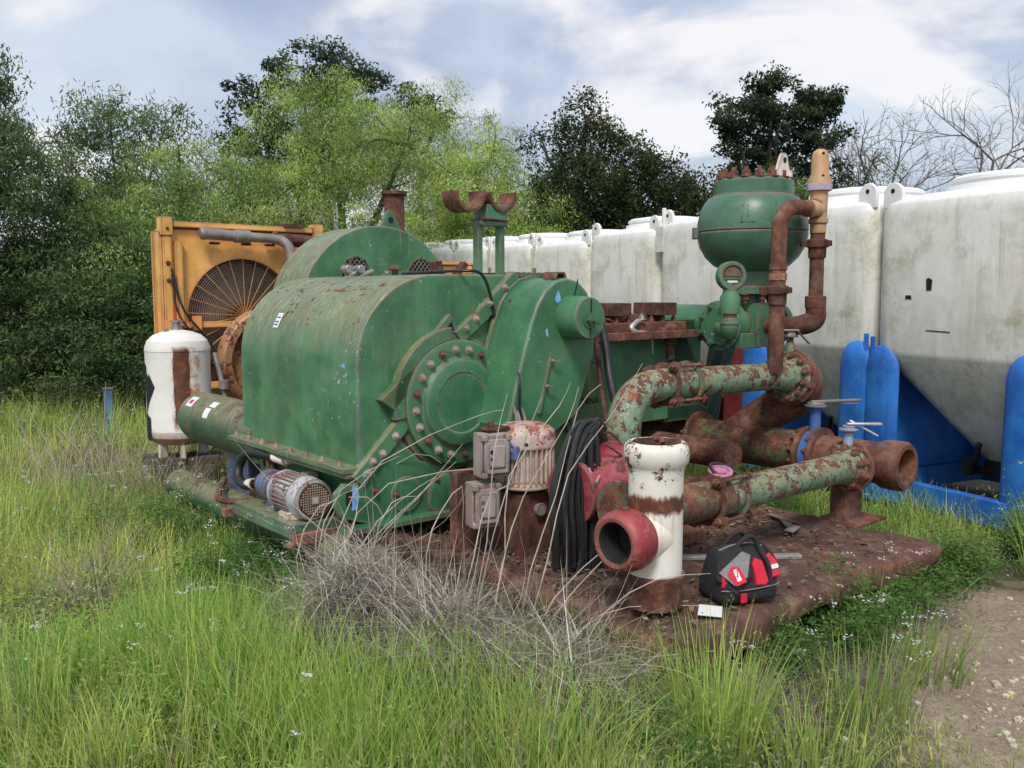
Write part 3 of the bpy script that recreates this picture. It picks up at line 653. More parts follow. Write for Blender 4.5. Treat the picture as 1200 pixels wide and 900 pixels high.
# --- accumulator / pulsation dampener over the far end
AX, AY = 2.80, -.41
m = MB(); m.lathe((AX, AY, 0), (0, 0, 1), [(1.70, .155), (1.785, .155), (1.795, .19), (1.825, .25), (1.88, .305), (1.94, .340), (2.0, .357), (2.035, .362), (2.045, .355), (2.052, .362), (2.10, .360), (2.18, .345), (2.235, .318), (2.27, .292), (2.278, .268), (2.285, .262), (2.375, .258), (2.385, .25), (2.388, .0)], 72, cap0=True)
dm = part(m, 'pulsation_dampener', 'acc_green', bevel=0, ang=28)
m = MB(); m.lathe((AX, AY, 0), (0, 0, 1), [(1.56, .10), (1.635, .10), (1.636, .172), (1.688, .172), (1.69, .155), (1.70, .155)], 48); part(m, 'neck_flange', 'acc_green', dm, bevel=.002)
for i in range(16):
    a = 2*PI*i/16; m = MB(); m.hexb((AX+.215*math.cos(a), AY+.215*math.sin(a), 2.386), (0, 0, 1), .032, .036); part(m, 'stud', 'bolt_rust', dm, bevel=0)
for i in range(8):
    a = 2*PI*(i+.5)/8; m = MB(); m.hexb((AX+.14*math.cos(a), AY+.14*math.sin(a), 1.636), (0, 0, -1), .024, .03); part(m, 'flange_nut', 'bolt_rust', dm, bevel=0)
m = MB(); RL = Matrix.Rotation(.0, 3, 'Z')
m.prism([(AX-.085, 2.385), (AX-.070, 2.44), (AX-.038, 2.515), (AX-.02, 2.54), (AX+.015, 2.54), (AX+.033, 2.52), (AX+.060, 2.44), (AX+.095, 2.43), (AX+.10, 2.385)], AY-.235, AY-.21); m.box((AX, AY-.05, 2.395), (.18, .3, .02)); part(m, 'lifting_lug', 'white_rust', dm, bevel=.002)
m = MB(); m.lathe((AX, AY-.2355, 2.495), (0, -1, 0), [(0, .018), (.002, .018)], 16); part(m, 'lug_hole', 'black', dm, bevel=0)
m = MB(); m.box((AX-.265, AY+.262, 2.04), (.09, .03, .075), Matrix.Rotation(PI/4, 3, 'Z')); m.box((AX-.28, AY+.247, 2.04), (.03, .05, .075), Matrix.Rotation(PI/4, 3, 'Z')); part(m, 'bracket', 'acc_green', dm)
def onball(az, z):  # point just outside the dampener shell
    r = float(np.interp(z, [1.88, 1.94, 2.0, 2.035, 2.10, 2.18, 2.235], [.305, .340, .357, .362, .360, .345, .318]))+.002
    return (AX+r*math.cos(az), AY+r*math.sin(az), z)
m = MB()
fa = -PI/2-.72+.20
for path in ([(fa+.0, 2.215), (fa+.015, 2.145), (fa+.16, 2.150), (fa+.20, 2.165)], [(fa+.22, 2.15), (fa+.25, 2.13)], [(fa-.62, 2.20), (fa-.62, 2.09)], [(fa-.52, 2.20), (fa-.52, 2.12)], [(fa-.66, 2.09), (fa-.40, 2.088)]):
    m.tube([onball(a, z) for a, z in path], .0025, 5, 3)
part(m, 'scratch_mark', 'rust_dark', dm, bevel=0)
# block under it
m = MB(); m.box((2.86, -.36, 1.43), (.30, .36, .29)); m.cyl((2.5, -.36, 1.43), (3.2, -.36, 1.43), .125, n=40); m.cyl((2.86, -.3, 1.43), (2.86, .3, 1.43), .13, n=32); m.box((2.66, -.50, 1.33), (.22, .05, .10)); blk = part(m, 'cross_fitting', 'green_clean', label='green valve body under the dampener')
m = MB(); m.lathe((2.62, -.36, 1.43), (-1, 0, 0), [(0, .165), (.09, .165), (.095, .155), (.095, .10), (.075, .09), (.075, 0)], 48); fl = part(m, 'blind_flange', 'green_clean', bevel=.002)
for i in range(8):
    a = 2*PI*(i+.5)/8; m = MB(); m.hexb((2.525, -.36+.128*math.cos(a), 1.43+.128*math.sin(a)), (-1, 0, 0), .021, .028); part(m, 'nut', 'bolt_green', fl, bevel=0)
m = MB(); m.lathe((3.12, -.36, 1.43), (1, 0, 0), [(0, .15), (.06, .15)], 40)
for i in range(8):
    a = 2*PI*(i+.5)/8; m.hexb((3.12, -.36+.12*math.cos(a), 1.43+.12*math.sin(a)), (-1, 0, 0), .018, .03)
part(m, 'side_flange', 'green_clean')
# gauge on its elbow
GX, GY = 2.18, -.70
m = MB(); m.tube([(2.54, -.36, 1.42), (2.42, -.45, 1.415), (2.28, -.60, 1.41), (2.20, -.68, 1.415), (2.18, -.70, 1.45), (GX, GY, 1.49)], [.035, .035, .05, .055, .055, .045], 16, 5); m.lathe((GX, GY, 1.455), (0, 0, 1), [(0, .06), (.03, .06), (.032, .04), (.06, .04), (.062, .055), (.16, .062), (.19, .045), (.21, .045)], 20)
ge = part(m, 'gauge_elbow', 'green_clean', bevel=.001)
gdir = Vector((-.55, -.83, 0)).normalized(); gc = Vector((GX, GY, 1.745))
m = MB(); m.lathe(gc-gdir*.03, gdir, [(0, .075), (.005, .088), (.06, .088), (.068, .082), (.068, .064), (.055, .060), (.055, 0)], 40)
gg = part(m, 'pressure_gauge', 'green_clean', bevel=.001)
su = Vector((-gdir.y, gdir.x, 0))
m = MB(); m.box((GX, GY, 1.672), (.07, .05, .06)); part(m, 'gauge_neck', 'green_clean', gg)
m = MB(); hs = [gc+gdir*.0275+su*(.056*math.cos(math.radians(a)))+Vector((0, 0, .000+.052*math.sin(math.radians(a)))) for a in range(0, 181, 12)]; m.poly(hs); m.rings([[p+gdir*.001 for p in hs], [p+gdir*.004 for p in hs]]); part(m, 'gauge_glass', 'rust_red', gg, bevel=0)
R3 = Matrix((su, gdir, Vector((0, 0, 1)))).transposed()
m = MB(); m.box(gc+gdir*.030+Vector((0, 0, -.015)), (.10, .006, .012), R3); part(m, 'gauge_band', 'green_clean', gg, bevel=0)
m = MB(); m.box(gc+gdir*.030+Vector((0, 0, -.034)), (.062, .006, .012), R3); part(m, 'gauge_plate', 'paper', gg, bevel=0)
# relief pipe loop
LX, RX, PY = 2.45, 2.88, -.85
m = MB(); m.tube([(LX, PY, 1.15), (LX, PY, 1.60), (LX, PY, 2.02), (LX+.02, PY, 2.09), (LX+.08, PY, 2.15), (LX+.16, PY, 2.17), (LX+.30, PY, 2.17)], .047, 24, 5); m.lathe((LX, PY, 1.72), (0, 0, 1), [(-.14, .052), (-.05, .056), (-.045, .047), (.06, .047), (.065, .054), (.10, .054)], 24); rp = part(m, 'relief_pipe', 'rust_red', bevel=.001)
def union(x, z, nm):
    m = MB(); m.lathe((x, PY, z), (0, 0, 1), [(-.022, .07), (.022, .07), (.03, .055)], 16)
    for a in (0.3, 2.4, 4.5): m.box((x+.085*math.cos(a), PY+.085*math.sin(a), z), (.045, .03, .036), Matrix.Rotation(a, 3, 'Z'))
    m.lathe((x, PY, z-.06), (0, 0, 1), [(-.03, .055), (.04, .057)], 16)
    part(m, 'hammer_union', 'rust_dark' , rp, bevel=.002)
union(LX, 1.66, 0); union(RX, 1.955, 0)
for x, z in ((LX, 1.60), (LX, 1.72), (RX, 1.90)):
    m = MB(); m.lathe((x, PY, z), (0, 0, 1), [(0, .054), (.04, .054)], 20); part(m, 'collar', 'orange_rust', rp, bevel=.001)
m = MB(); m.tube([(2.80, -.42, 1.43), (2.84, -.66, 1.43), (RX-.05, -.80, 1.44), (RX, PY, 1.48), (RX, PY, 1.58)], [.055, .055, .066, .066, .062], 24, 6)
m.cyl((RX, PY, 1.55), (RX, PY, 2.12), .045); m.lathe((RX, PY, 1.55), (0, 0, 1), [(0, .066), (.07, .066), (.075, .05)], 24); part(m, 'riser_pipe', 'rust_red', bevel=.001)
m = MB(); m.lathe((RX, PY, 2.02), (0, 0, 1), [(0, .05), (.06, .05), (.065, .06), (.09, .06), (.10, .052), (.24, .055), (.29, .055)], 28); m.lathe((RX-.13, PY, 2.17), (1, 0, 0), [(0, .055), (.13, .055)], 24); part(m, 'pipe_tee', 'tan', bevel=.001)
m = MB(); m.lathe((RX, PY, 2.285), (0, 0, 1), [(0, .070), (.07, .072), (.10, .055), (.22, .053), (.245, .045), (.26, .025), (.262, 0)], 28); rv = part(m, 'relief_valve', 'tan', bevel=.001)
m = MB(); m.lathe((RX, PY, 2.288), (0, 0, 1), [(0, .078), (.042, .078)], 12); part(m, 'hex_band', 'lilac', rv, bevel=.001)
m = MB()
vd = Vector((-.645, -.764, 0)).normalized(); vs = Vector((-vd.y, vd.x, 0)); 
for z, r in ((2.515, .0525), (2.375, .062)): m.lathe(Vector((RX, PY, z))+vd*r*.96, vd, [(0, .009), (.004, .009)], 12)
part(m, 'vent_hole', 'black', rv, bevel=0)

# --- upper discharge line with elbow and butterfly flange
UY = -.76
m = MB(); m.tube([(1.14, -.80, .62), (1.14, -.80, .80), (1.15, -.79, .93), (1.20, -.78, 1.04), (1.31, -.77, 1.115), (1.45, UY, 1.135), (1.60, UY, 1.138)], .092, 32, 5); part(m, 'discharge_elbow', 'pipe_green', bevel=0)
def clamp(x, y, z, r, nm):
    m = MB(); m.lathe((x-.09, y, z), (1, 0, 0), [(0, r+.004), (.18, r+.004)], 32); c_ = part(m, 'coupling_sleeve', 'pipe_green', bevel=.001)
    for sx in (-.10, .10):
        m = MB(); m.lathe((x+sx, y, z), (1, 0, 0), [(-.012, r+.008), (-.014, r+.035), (0, r+.030), (.012, r+.022), (.014, r+.008)], 32, cap0=False, cap1=False); part(m, 'clamp_ring', 'pipe_green' if sx > 0 else 'rust', c_, bevel=0)
    for a in (.6, 2.2, 3.9, 5.2):
        yy, zz = y+(r+.04)*math.cos(a), z+(r+.04)*math.sin(a)
        m = MB(); m.cyl((x-.16, yy, zz), (x+.15, yy, zz), .0085, n=8); m.hexb((x-.12, yy, zz), (-1, 0, 0), .02, .025); m.hexb((x+.115, yy, zz), (1, 0, 0), .016, .02); m.box((x-.10, yy, zz), (.03, .045, .045)); part(m, 'tie_bolt', 'rust', c_, bevel=0)
    return c_
clamp(1.62, UY, 1.138, .088, 0)
m = MB(); m.lathe((1.60, UY, 1.138), (1, 0, -.02), [(0, .085), (.98, .085), (1.06, .10), (1.12, .125)], 36); part(m, 'upper_discharge_pipe', 'pipe_green', bevel=0)
def flange(c, d, r, mat, n=12, th=.03, bolts='bolt_rust', nm='pipe_flange'):
    c = Vector(c); d_, u, v = frame(d)
    m = MB(); m.lathe(c, d_, [(0, r*.97), (.004, r), (th, r)], 40); f = part(m, nm, mat, bevel=.002)
    for i in range(n):
        a = 2*PI*(i+.5)/n; p = c+(u*math.cos(a)+v*math.sin(a))*r*.84
        m = MB(); m.hexb(p, -d_, .019, .022); part(m, 'bolt', bolts, f, bevel=0)
    return f
flange((2.70, UY, 1.11), (1, .12, -.10), .165, 'pipe_green'); flange((2.745, UY, 1.10), (1, .12, -.10), .185, 'rust', n=10)
m = MB(); m.tube([(2.76, UY, 1.09), (2.87, UY+.01, 1.05), (2.93, -.70, .97), (2.92, -.58, .88), (2.87, -.43, .77), (2.82, -.28, .64)], [.165, .16, .14, .13, .12, .12], 32, 5); part(m, 'return_elbow', 'rust', bevel=0)
m = MB(); m.cyl((2.745, UY, 1.25), (2.745, UY, 1.375), .022); m.lathe((2.745, UY, 1.36), (0, 0, 1), [(0, .05), (.015, .05), (.018, .035), (.03, .035)], 16); m.cyl((2.745, UY, 1.21), (2.745, UY, 1.31), .032); part(m, 'valve_stem', 'pipe_green')
m = MB(); m.box((2.78, UY-.03, 1.405), (.24, .035, .014), Matrix.Rotation(-.5, 3, 'Z')); m.box((2.83, UY-.04, 1.36), (.18, .012, .012), Matrix.Rotation(.55, 3, 'Y')); part(m, 'valve_handle', 'steel')

# --- suction manifold along the fluid end
m = MB(); m.lathe((2.8, .9, .615), (0, -1, 0), [(0, .135), (1.76, .135)], 44); part(m, 'suction_manifold', 'pipe_rust', bevel=0)
m = MB(); m.lathe((2.8, -.97, .62), (0, -1, 0), [(0, .125), (.36, .125), (.40, .13), (.43, .146), (.50, .150), (.545, .148), (.565, .136), (.565, .108), (.545, .098), (.25, .095), (.24, 0)], 44, cap1=True); part(m, 'open_pipe_end', 'rust_red', bevel=0, ang=50)
flange((2.8, -.86, .615), (0, -1, 0), .175, 'rust', nm='manifold_flange'); flange((2.8, -.96, .615), (0, -1, 0), .175, 'rust', nm='manifold_flange')
m = MB(); m.lathe((2.8, -.892, .615), (0, -1, 0), [(0, .15), (.066, .15)], 36); m.cyl((2.8, -.925, .74), (2.8, -.925, .93), .035); m.lathe((2.8, -.925, .92), (0, 0, 1), [(0, .07), (.014, .07)], 16); part(m, 'butterfly_valve', 'blue_valve')
m = MB(); m.box((2.93, -.99, .955), (.36, .035, .014), Matrix.Rotation(-.45, 3, 'Z')); m.box((2.93, -.97, .935), (.34, .03, .008), Matrix.Rotation(-.62, 3, 'Z')); m.lathe((2.8, -.925, .93), (0, 0, 1), [(0, .055), (.02, .055)], 12); part(m, 'valve_lever', 'galv')
m = MB(); m.lathe((2.4, .9, .60), (0, -1, 0), [(0, .09), (1.5, .09)], 24); part(m, 'inner_pipe', 'rust')
flange((2.8, -.0, .62), (0, -1, 0), .18, 'pipe_rust', nm='manifold_flange')

# --- lower suction line, clamp, flange and its support bracket
LY = -1.36
m = MB(); m.lathe((.56, LY, .655), (1, 0, -.01), [(0, .088), (.05, .092), (.68, .094)], 32); part(m, 'short_pipe', 'pipe_rust', bevel=0)
clamp(1.23, LY, .645, .088, 0)
m = MB(); m.lathe((1.22, LY, .643), (1, 0, .002), [(0, .083), (1.08, .083), (1.15, .10), (1.19, .118)], 36); part(m, 'lower_suction_pipe', 'pipe_green', bevel=0)
flange((2.40, LY, .645), (1, 0, 0), .130, 'pipe_green', 10, bolts='bolt_rust'); flange((2.435, LY, .645), (1, 0, 0), .150, 'rust', 10)
m = MB(); m.cyl((2.43, LY, .76), (2.43, LY, .865), .028); m.lathe((2.43, LY, .855), (0, 0, 1), [(0, .055), (.012, .055), (.014, .035), (.03, .035)], 16); part(m, 'valve_stem', 'pale_blue')
m = MB(); m.box((2.49, LY-.06, .895), (.20, .035, .014), Matrix.Rotation(-.75, 3, 'Z')); m.box((2.49, LY-.06, .870), (.18, .012, .012), Matrix.Rotation(-1.0, 3, 'Z') @ Matrix.Rotation(.5, 3, 'Y')); part(m, 'valve_handle', 'alu')
m = MB(); m.box((2.50, LY, .42), (.17, .02, .23)); m.box((2.42, LY+.04, .42), (.02, .10, .23)); m.box((2.58, LY+.04, .42), (.02, .10, .23)); m.box((2.52, LY+.02, .318), (.36, .26, .02)); part(m, 'support_bracket', 'rust')
# ring flange left of the tee and centrifugal charge pump behind
m = MB(); m.lathe((.50, LY, .69), (1, 0, 0), [(0, .10), (0.002, .135), (.03, .137), (.04, .115), (.10, .105)], 36); part(m, 'end_flange', 'pipe_rust')
m = MB(); m.lathe((.95, -.98, .70), (-1, 0, 0), [(0, .20), (.05, .215), (.14, .21), (.20, .16), (.30, .13), (.34, .13), (.345, .16), (.375, .16)], 36); m.tube([(1.02, -.80, .50), (1.06, -.80, .66), (1.08, -.80, .82)], [.12, .12, .125], 24, 3)
m.box((.95, -.98, .45), (.22, .28, .26)); m.lathe((1.08, -.80, .78), (0, 0, 1), [(0, .16), (.035, .16)], 28); part(m, 'charge_pump', 'red_pump')
m = MB(); m.box((.93, -.80, .90), (.24, .10, .035)); m.box((1.2, -.95, .36), (.5, .3, .06)); part(m, 'channel', 'rust_red')

# --- upright electric motor with grey junction boxes
m = MB(); m.lathe((.62, -.60, 0), (0, 0, 1), [(.655, .115), (.67, .152), (.685, .150), (.695, .125), (.88, .125)], 36)
n = 30
for i in range(n):
    a = 2*PI*i/n; m.box((.62+.138*math.cos(a), -.60+.138*math.sin(a), .785), (.030, .007, .19), Matrix.Rotation(a, 3, 'Z'))
um = part(m, 'upright_motor', 'white_rust', bevel=0, label='upright finned electric motor, white with a rusty cap')
m = MB(); m.lathe((.62, -.60, 0), (0, 0, 1), [(.87, .130), (.872, .155), (.935, .155), (.955, .148), (.972, .125), (.985, .10), (.988, .0)], 40); part(m, 'fan_cap', painted('rusty_cap', (.58, .58, .54), (.50, .43, .34), rust=.56, fine=12, streak=.2, top=.12, rb=2.2), um, bevel=.001)
vh = Vector((-.62, -.785, 0)).normalized(); m = MB(); m.lathe(Vector((.62, -.60, .90))+vh*.153, vh, [(0, .009), (.004, .009)], 10); part(m, 'cap_hole', 'black', um, bevel=0)
m = MB(); m.lathe((.62, -.60, 0), (0, 0, 1), [(.50, .05), (.655, .05)], 16); m.box((.68, -.56, .45), (.34, .28, .38)); m.box((.56, -.40, .52), (.5, .06, .45)); part(m, 'motor_pedestal', 'rust_red', um)
m = MB(); m.lathe((.62, -.68, .56), (0, -1, 0), [(0, .02), (.04, .035), (.05, .035)], 14); part(m, 'drain_cup', 'grey_case', um)
Rb = Matrix.Rotation(-.28, 3, 'Z')
def jbox(c, s, nm, mat='grey_case'):
    c = Vector(c); m = MB(); m.box(c, s, Rb); m.box(c+Rb@Vector((0, -s[1]/2-.006, 0)), (s[0]*.84, .02, s[2]*.80), Rb); m.box(c+Rb@Vector((0, -s[1]/2-.018, 0)), (s[0]*.55, .012, s[2]*.52), Rb)
    m.box(c+Rb@Vector((-s[0]*.40, -s[1]/2-.004, -s[2]*.42)), (.03, .03, .03), Rb); m.box(c+Rb@Vector((s[0]*.40, -s[1]/2-.004, s[2]*.42)), (.03, .03, .03), Rb); m.box(c+Rb@Vector((-s[0]*.40, -s[1]/2-.004, s[2]*.42)), (.03, .03, .03), Rb)
    j = part(m, 'junction_box', mat, bevel=.009)
    m = MB(); 
    for q in range(3): m.lathe(c+Rb@Vector((-s[0]*.2, -s[1]/2-.022, s[2]*.12-q*.035)), Rb@Vector((0, -1, 0)), [(0, .010-.002*q), (.006, .010-.002*q)], 10)
    part(m, 'switch', 'black' if nm else 'steel', j, bevel=0)
    return j
jbox((.385, -.62, .855), (.155, .11, .215), 1); jbox((.345, -.60, .61), (.15, .10, .22), 0)
m = MB(); m.tube([(.46, -.66, .86), (.49, -.66, .87), (.52, -.66, .86)], .03, 12, 3); m.box((.48, -.68, .86), (.03, .05, .07)); part(m, 'conduit_union', 'blue_valve')
m = MB(); m.cyl((.38, -.62, .93), (.38, -.62, 1.02), .015); m.box((.42, -.60, .98), (.14, .08, .012)); part(m, 'box_bracket', 'rust_dark')

# --- oil transfer pump on its little platform
m = MB(); m.box((-.07, .66, .395), (.34, .74, .05)); m.box((-.235, .66, .365), (.012, .80, .05)); part(m, 'pump_tray', 'green')
m = MB(); m.box((-.07, .265, .345), (.36, .03, .06)); m.box((-.07, .30, .31), (.4, .05, .02)); m.box((-.20, 1.10, .34), (.16, .05, .05)); part(m, 'tray_channel', 'orange_rust')
m = MB(); m.tube([(.0, 1.75, .40), (-.16, 1.45, .39), (-.22, 1.25, .38), (-.05, 1.05, .38)], .022, 8, 3); part(m, 'tray_bar', 'pipe_rust', bevel=0)
m = MB(); m.lathe((-.10, .30, .535), (0, 1, 0), [(0, .095), (.004, .112), (.10, .118), (.108, .105), (.112, .095), (.30, .095), (.305, .115), (.34, .115), (.345, .05)], 36)
sm = part(m, 'oil_pump_motor', 'blue_motor', bevel=0, label='small horizontal electric motor, peeling pale blue')
m = MB()
for i in range(26):
    a = 2*PI*i/26; m.box((-.10+.102*math.cos(a), .505, .535+.102*math.sin(a)), (.024, .185, .006), Matrix.Rotation(-a, 3, 'Y'))
part(m, 'cooling_fins', painted('rusty_fins', (.40, .36, .32), (.22, .15, .11), rust=.55, fine=18, rb=1.3), sm, bevel=0)
m = MB(); m.lathe((-.10, .2985, .535), (0, -1, 0), [(0, .094), (.006, .090), (.007, .0)], 36); part(m, 'fan_cover', 'rust_dark', sm, bevel=0)
m = MB()
for i in range(-6, 7):
    for j in range(-6, 7):
        if i*i+j*j < 38 and not (abs(i) < 2 and abs(j) < 2): m.lathe((-.10+i*.0135, .2915, .535+j*.0135), (0, -1, 0), [(0, .0054), (.001, .0050), (.001, .0035), (-.003, .0034)], 6)
m.box((-.10, .288, .535), (.04, .004, .04)); part(m, 'guard_mesh', 'white_rust', sm, bevel=0)
m = MB(); m.box((-.10, .45, .435), (.20, .16, .03)); m.box((-.02, .50, .62), (.07, .08, .05)); m.box((-.20, .40, .44), (.04, .04, .04)); part(m, 'motor_foot', 'white_rust', sm)
m = MB(); m.lathe((-.10, .645, .535), (0, 1, 0), [(0, .10), (.03, .10), (.06, .07), (.13, .07), (.135, .09), (.20, .09), (.22, .05)], 24); m.box((-.10, .76, .46), (.08, .12, .10)); part(m, 'gear_pump', 'pump_blue')
m = MB(); m.lathe((-.10, .86, .53), (0, 1, 0), [(0, .045), (.05, .045), (.052, .06), (.07, .06), (.072, .03), (.12, .03)], 16); part(m, 'pump_coupling', 'rust')
m = MB(); m.tube([(-.14, .96, .52), (-.16, 1.04, .50), (-.16, 1.14, .53), (-.14, 1.17, .60), (-.12, 1.10, .68), (-.08, .96, .69), (-.06, .84, .69)], .028, 14, 5); part(m, 'suction_hose', 'rubber', bevel=0)
m = MB(); m.tube([(-.06, .85, .69), (-.05, .72, .685)], .033, 14); m.tube([(-.14, .97, .52), (-.15, 1.03, .505)], .034, 14); m.cyl((-.05, .72, .685), (-.05, .68, .685), .02); part(m, 'hose_ferrule', 'white_rust', bevel=.001)
m = MB(); m.cyl((-.02, 1.02, .70), (-.02, 1.02, .58), .016); m.tube([(-.02, .95, .56), (.0, 1.02, .62), (.04, 1.08, .70), (.05, 1.08, .74)], .014, 10, 3); m.hexb((-.02, 1.02, .67), (-1, 0, 0), .03, .03); part(m, 'valve_fitting', 'tan', bevel=0)
m = MB(); m.prism([(1.04, .50), (1.04, .62), (1.10, .69), (1.16, .70), (1.22, .60), (1.24, .50)], .02, .06, 'x'); part(m, 'lug_plate', 'green_clean')
m = MB(); m.lathe((.018, 1.15, .60), (-1, 0, 0), [(0, .03), (.002, .03)], 14); part(m, 'lug_hole', 'black', bevel=0)
# --- big air tube beyond the hood
m = MB(); m.lathe((.17, 1.30, .725), (0, 1, 0), [(0, .185), (1.22, .185), (1.255, .178), (1.27, .15), (1.275, 0)], 44); bt = part(m, 'air_tube', 'tube_green', bevel=.001)
def on_tube(y, a, w, h, nm, mat, par=bt):  # bent label on the tube
    m = MB(); rr = .187
    pts = [[(.17+rr*math.cos(a+da), y+dy, .725+rr*math.sin(a+da)) for da in np.linspace(-h/2/rr, h/2/rr, 5)] for dy in (-w/2, w/2)]
    for i in range(4): m.poly([pts[0][i], pts[0][i+1], pts[1][i+1], pts[1][i]])
    return part(m, nm, mat, par, bevel=0)
on_tube(2.40, 2.30, .11, .09, 'sticker', 'paper'); on_tube(2.40, 2.30+.02, .05, .035, 'sticker_print', 'red_fab').location = (-.0015, 0, .0015)
on_tube(2.05, 2.62, .09, .075, 'sticker', 'paper'); on_tube(2.02, 2.22, .10, .05, 'sticker', 'paper')
m = MB(); m.box((.15, 1.75, .45), (.12, .35, .30)); part(m, 'tube_saddle', 'pump_blue')
# label on the hood shoulder, with a few print lines
def hood_pt(t, y):  # t in radians round the shoulder
    return Vector((.50-.502*math.cos(t), y, 1.27+.477*math.sin(t)))
m = MB(); a0, a1 = .36, .56
L_ = [[hood_pt(a0+(a1-a0)*i/4, yy)+Vector((-.001, 0, .001)) for i in range(5)] for yy in (1.02, .95)]
for i in range(4): m.poly([L_[0][i], L_[0][i+1], L_[1][i+1], L_[1][i]])
lb = part(m, 'white_label', 'paper', bevel=0)
m = MB()
for tt in (.39, .43, .49): m.poly([hood_pt(tt, 1.01)+Vector((-.003, 0, .002)), hood_pt(tt+.018, 1.01)+Vector((-.003, 0, .002)), hood_pt(tt+.018, .965)+Vector((-.003, 0, .002)), hood_pt(tt, .965)+Vector((-.003, 0, .002))])
part(m, 'label_print', 'ink', lb, bevel=0)

# ------------------------------------------------------------------ loose things on and round the pump
# hanging cable bundle
cb = empty('cable_bundle', PW(.62, -.98, .33), TH, 'thick hank of black cables hanging beside the upright motor', 'cables')
m = MB(); rnd = random.Random(3)
for i in range(26):
    x0 = -.13+.26*rnd.random(); y0 = -.07+.14*rnd.random(); x1 = x0*.75+rnd.uniform(-.03, .03); top = .62+rnd.uniform(-.02, .05)
    pts = [(x0*1.1+.02, y0, -.02+rnd.uniform(0, .05)), (x0*1.15, y0-.02, .18), (x0*1.1, y0, .36), (x0*.9+.02, y0*.8, .52), (x0*.55+.05, y0*.5, top), (x0*.3+.10, y0*.3, top+.035), (.20+rnd.uniform(-.02, .05), .05, top-.03)]
    m.tube(pts, rnd.uniform(.011, .017), 8, 4)
m.done('hanging_cable', 'rubber', cb)
m = MB()
for i in range(7):
    x0 = -.07+.022*i; m.tube([(x0, -.09, .0), (x0+rnd.uniform(-.015, .015), -.10, .16), (x0*1.1, -.09, .33), (x0+.015, -.07, .50)], .008, 7, 4)
m.done('thin_cable', 'black', cb)
m = MB(); m.tube([(-.03, -.11, .50), (.0, -.12, .42), (.03, -.12, .46), (-.01, -.12, .40), (.03, -.11, .36)], .006, 6, 4); m.done('tie_cord', 'white_rust', cb)
m = MB(); m.tube([(.10, -.08, .60), (.16, -.12, .55), (.22, -.10, .52), (.24, -.06, .58), (.18, -.04, .64), (.12, -.05, .64), (.10, -.08, .70)], .006, 6, 4); m.done('loose_wire', 'rust_dark', cb)
# two heavy hoses from the case top down to the bundle
for i, (lab, pts, r) in enumerate((
    ('black rubber hose running down behind the round bearing cap', [(1.40, -.22, 1.52), (1.45, -.28, 1.535), (1.465, -.34, 1.38), (1.42, -.43, 1.16), (1.32, -.59, .975), (1.17, -.80, .868), (1.035, -.97, .79), (1.0, -1.0, .60)], .024),
    ('dark brown hose hanging left of the black rubber hose', [(1.52, -.19, 1.56), (1.50, -.24, 1.38), (1.415, -.35, 1.19), (1.31, -.50, .98), (1.235, -.60, .884), (1.15, -.65, .80)], .015))):
    o0 = PW(pts[0][0], pts[0][1], pts[0][2]); m = MB(); m.tube([(p[0]-pts[0][0], p[1]-pts[0][1], p[2]-pts[0][2]) for p in pts], r, 14, 6)
    o = m.done('rubber_hose', 'rubber' if i == 0 else 'rust_dark', None); o.location = o0; o.rotation_euler = (0, 0, TH); tag(o, lab, 'hose')

# white flanged tee standing on the deck
tz = .372
tee = empty('pipe_tee', PW(.515, -1.56, tz), TH, 'upright white pipe tee with rusty band and open top, standing on deck', 'pipe fitting')
m = MB(); m.lathe((0, 0, 0), (0, 0, 1), [(.10, .115), (.53, .115), (.56, .116), (.585, .122), (.60, .135), (.645, .138), (.672, .132), (.685, .118), (.685, .103), (.66, .094), (.45, .092), (.44, 0)], 56)
m.tube([(-.02, 0, .275), (-.08, 0, .275), (-.118, 0, .275)], [.115, .112, .108], 40, 3); m.done('tee_body', 'tee', tee, bevel=.001, ang=45)
m = MB(); m.lathe((0, 0, 0), (0, 0, 1), [(-.05, .12), (.06, .118), (.08, .128), (.10, .128)], 40); m.done('rusty_base', 'rust', tee, bevel=.002)
m = MB(); m.lathe((-.11, 0, .275), (-1, 0, 0), [(0, .112), (.02, .128), (.05, .134), (.11, .134), (.135, .124), (.145, .108), (.14, .090), (.12, .083), (.02, .080), (.018, 0)], 52, cap1=True); rg = m.done('red_coupling', 'red_ring', tee, bevel=.001, ang=50)
m = MB(); m.lathe((-.2505, 0, .275), (1, 0, 0), [(0, .0885), (.005, .084), (.02, .0815), (.11, .0785), (.112, 0)], 40, cap0=False); m.done('dark_bore', 'black', rg)
m = MB(); m.lathe((0, 0, .46), (0, 0, 1), [(0, .0), (.002, .088), (.19, .0905), (.2262, .1012)], 48, cap0=False, cap1=False); m.done('rusty_bore', 'rust_dark', tee)
m = MB(); m.box((-.19, 0, .413), (.03, .03, .02)); m.done('grease_nipple', 'rust', rg, bevel=.003)
m = MB(); m.tube([(-.02, -.05, .685), (-.01, -.03, .70), (.0, .0, .692), (.02, .03, .70)], .012, 8, 3); m.hexb((.05, -.07, .68), (0, 0, 1), .015, .02); m.done('stud', 'rust', tee)

tee.scale = (1, 1, .955)
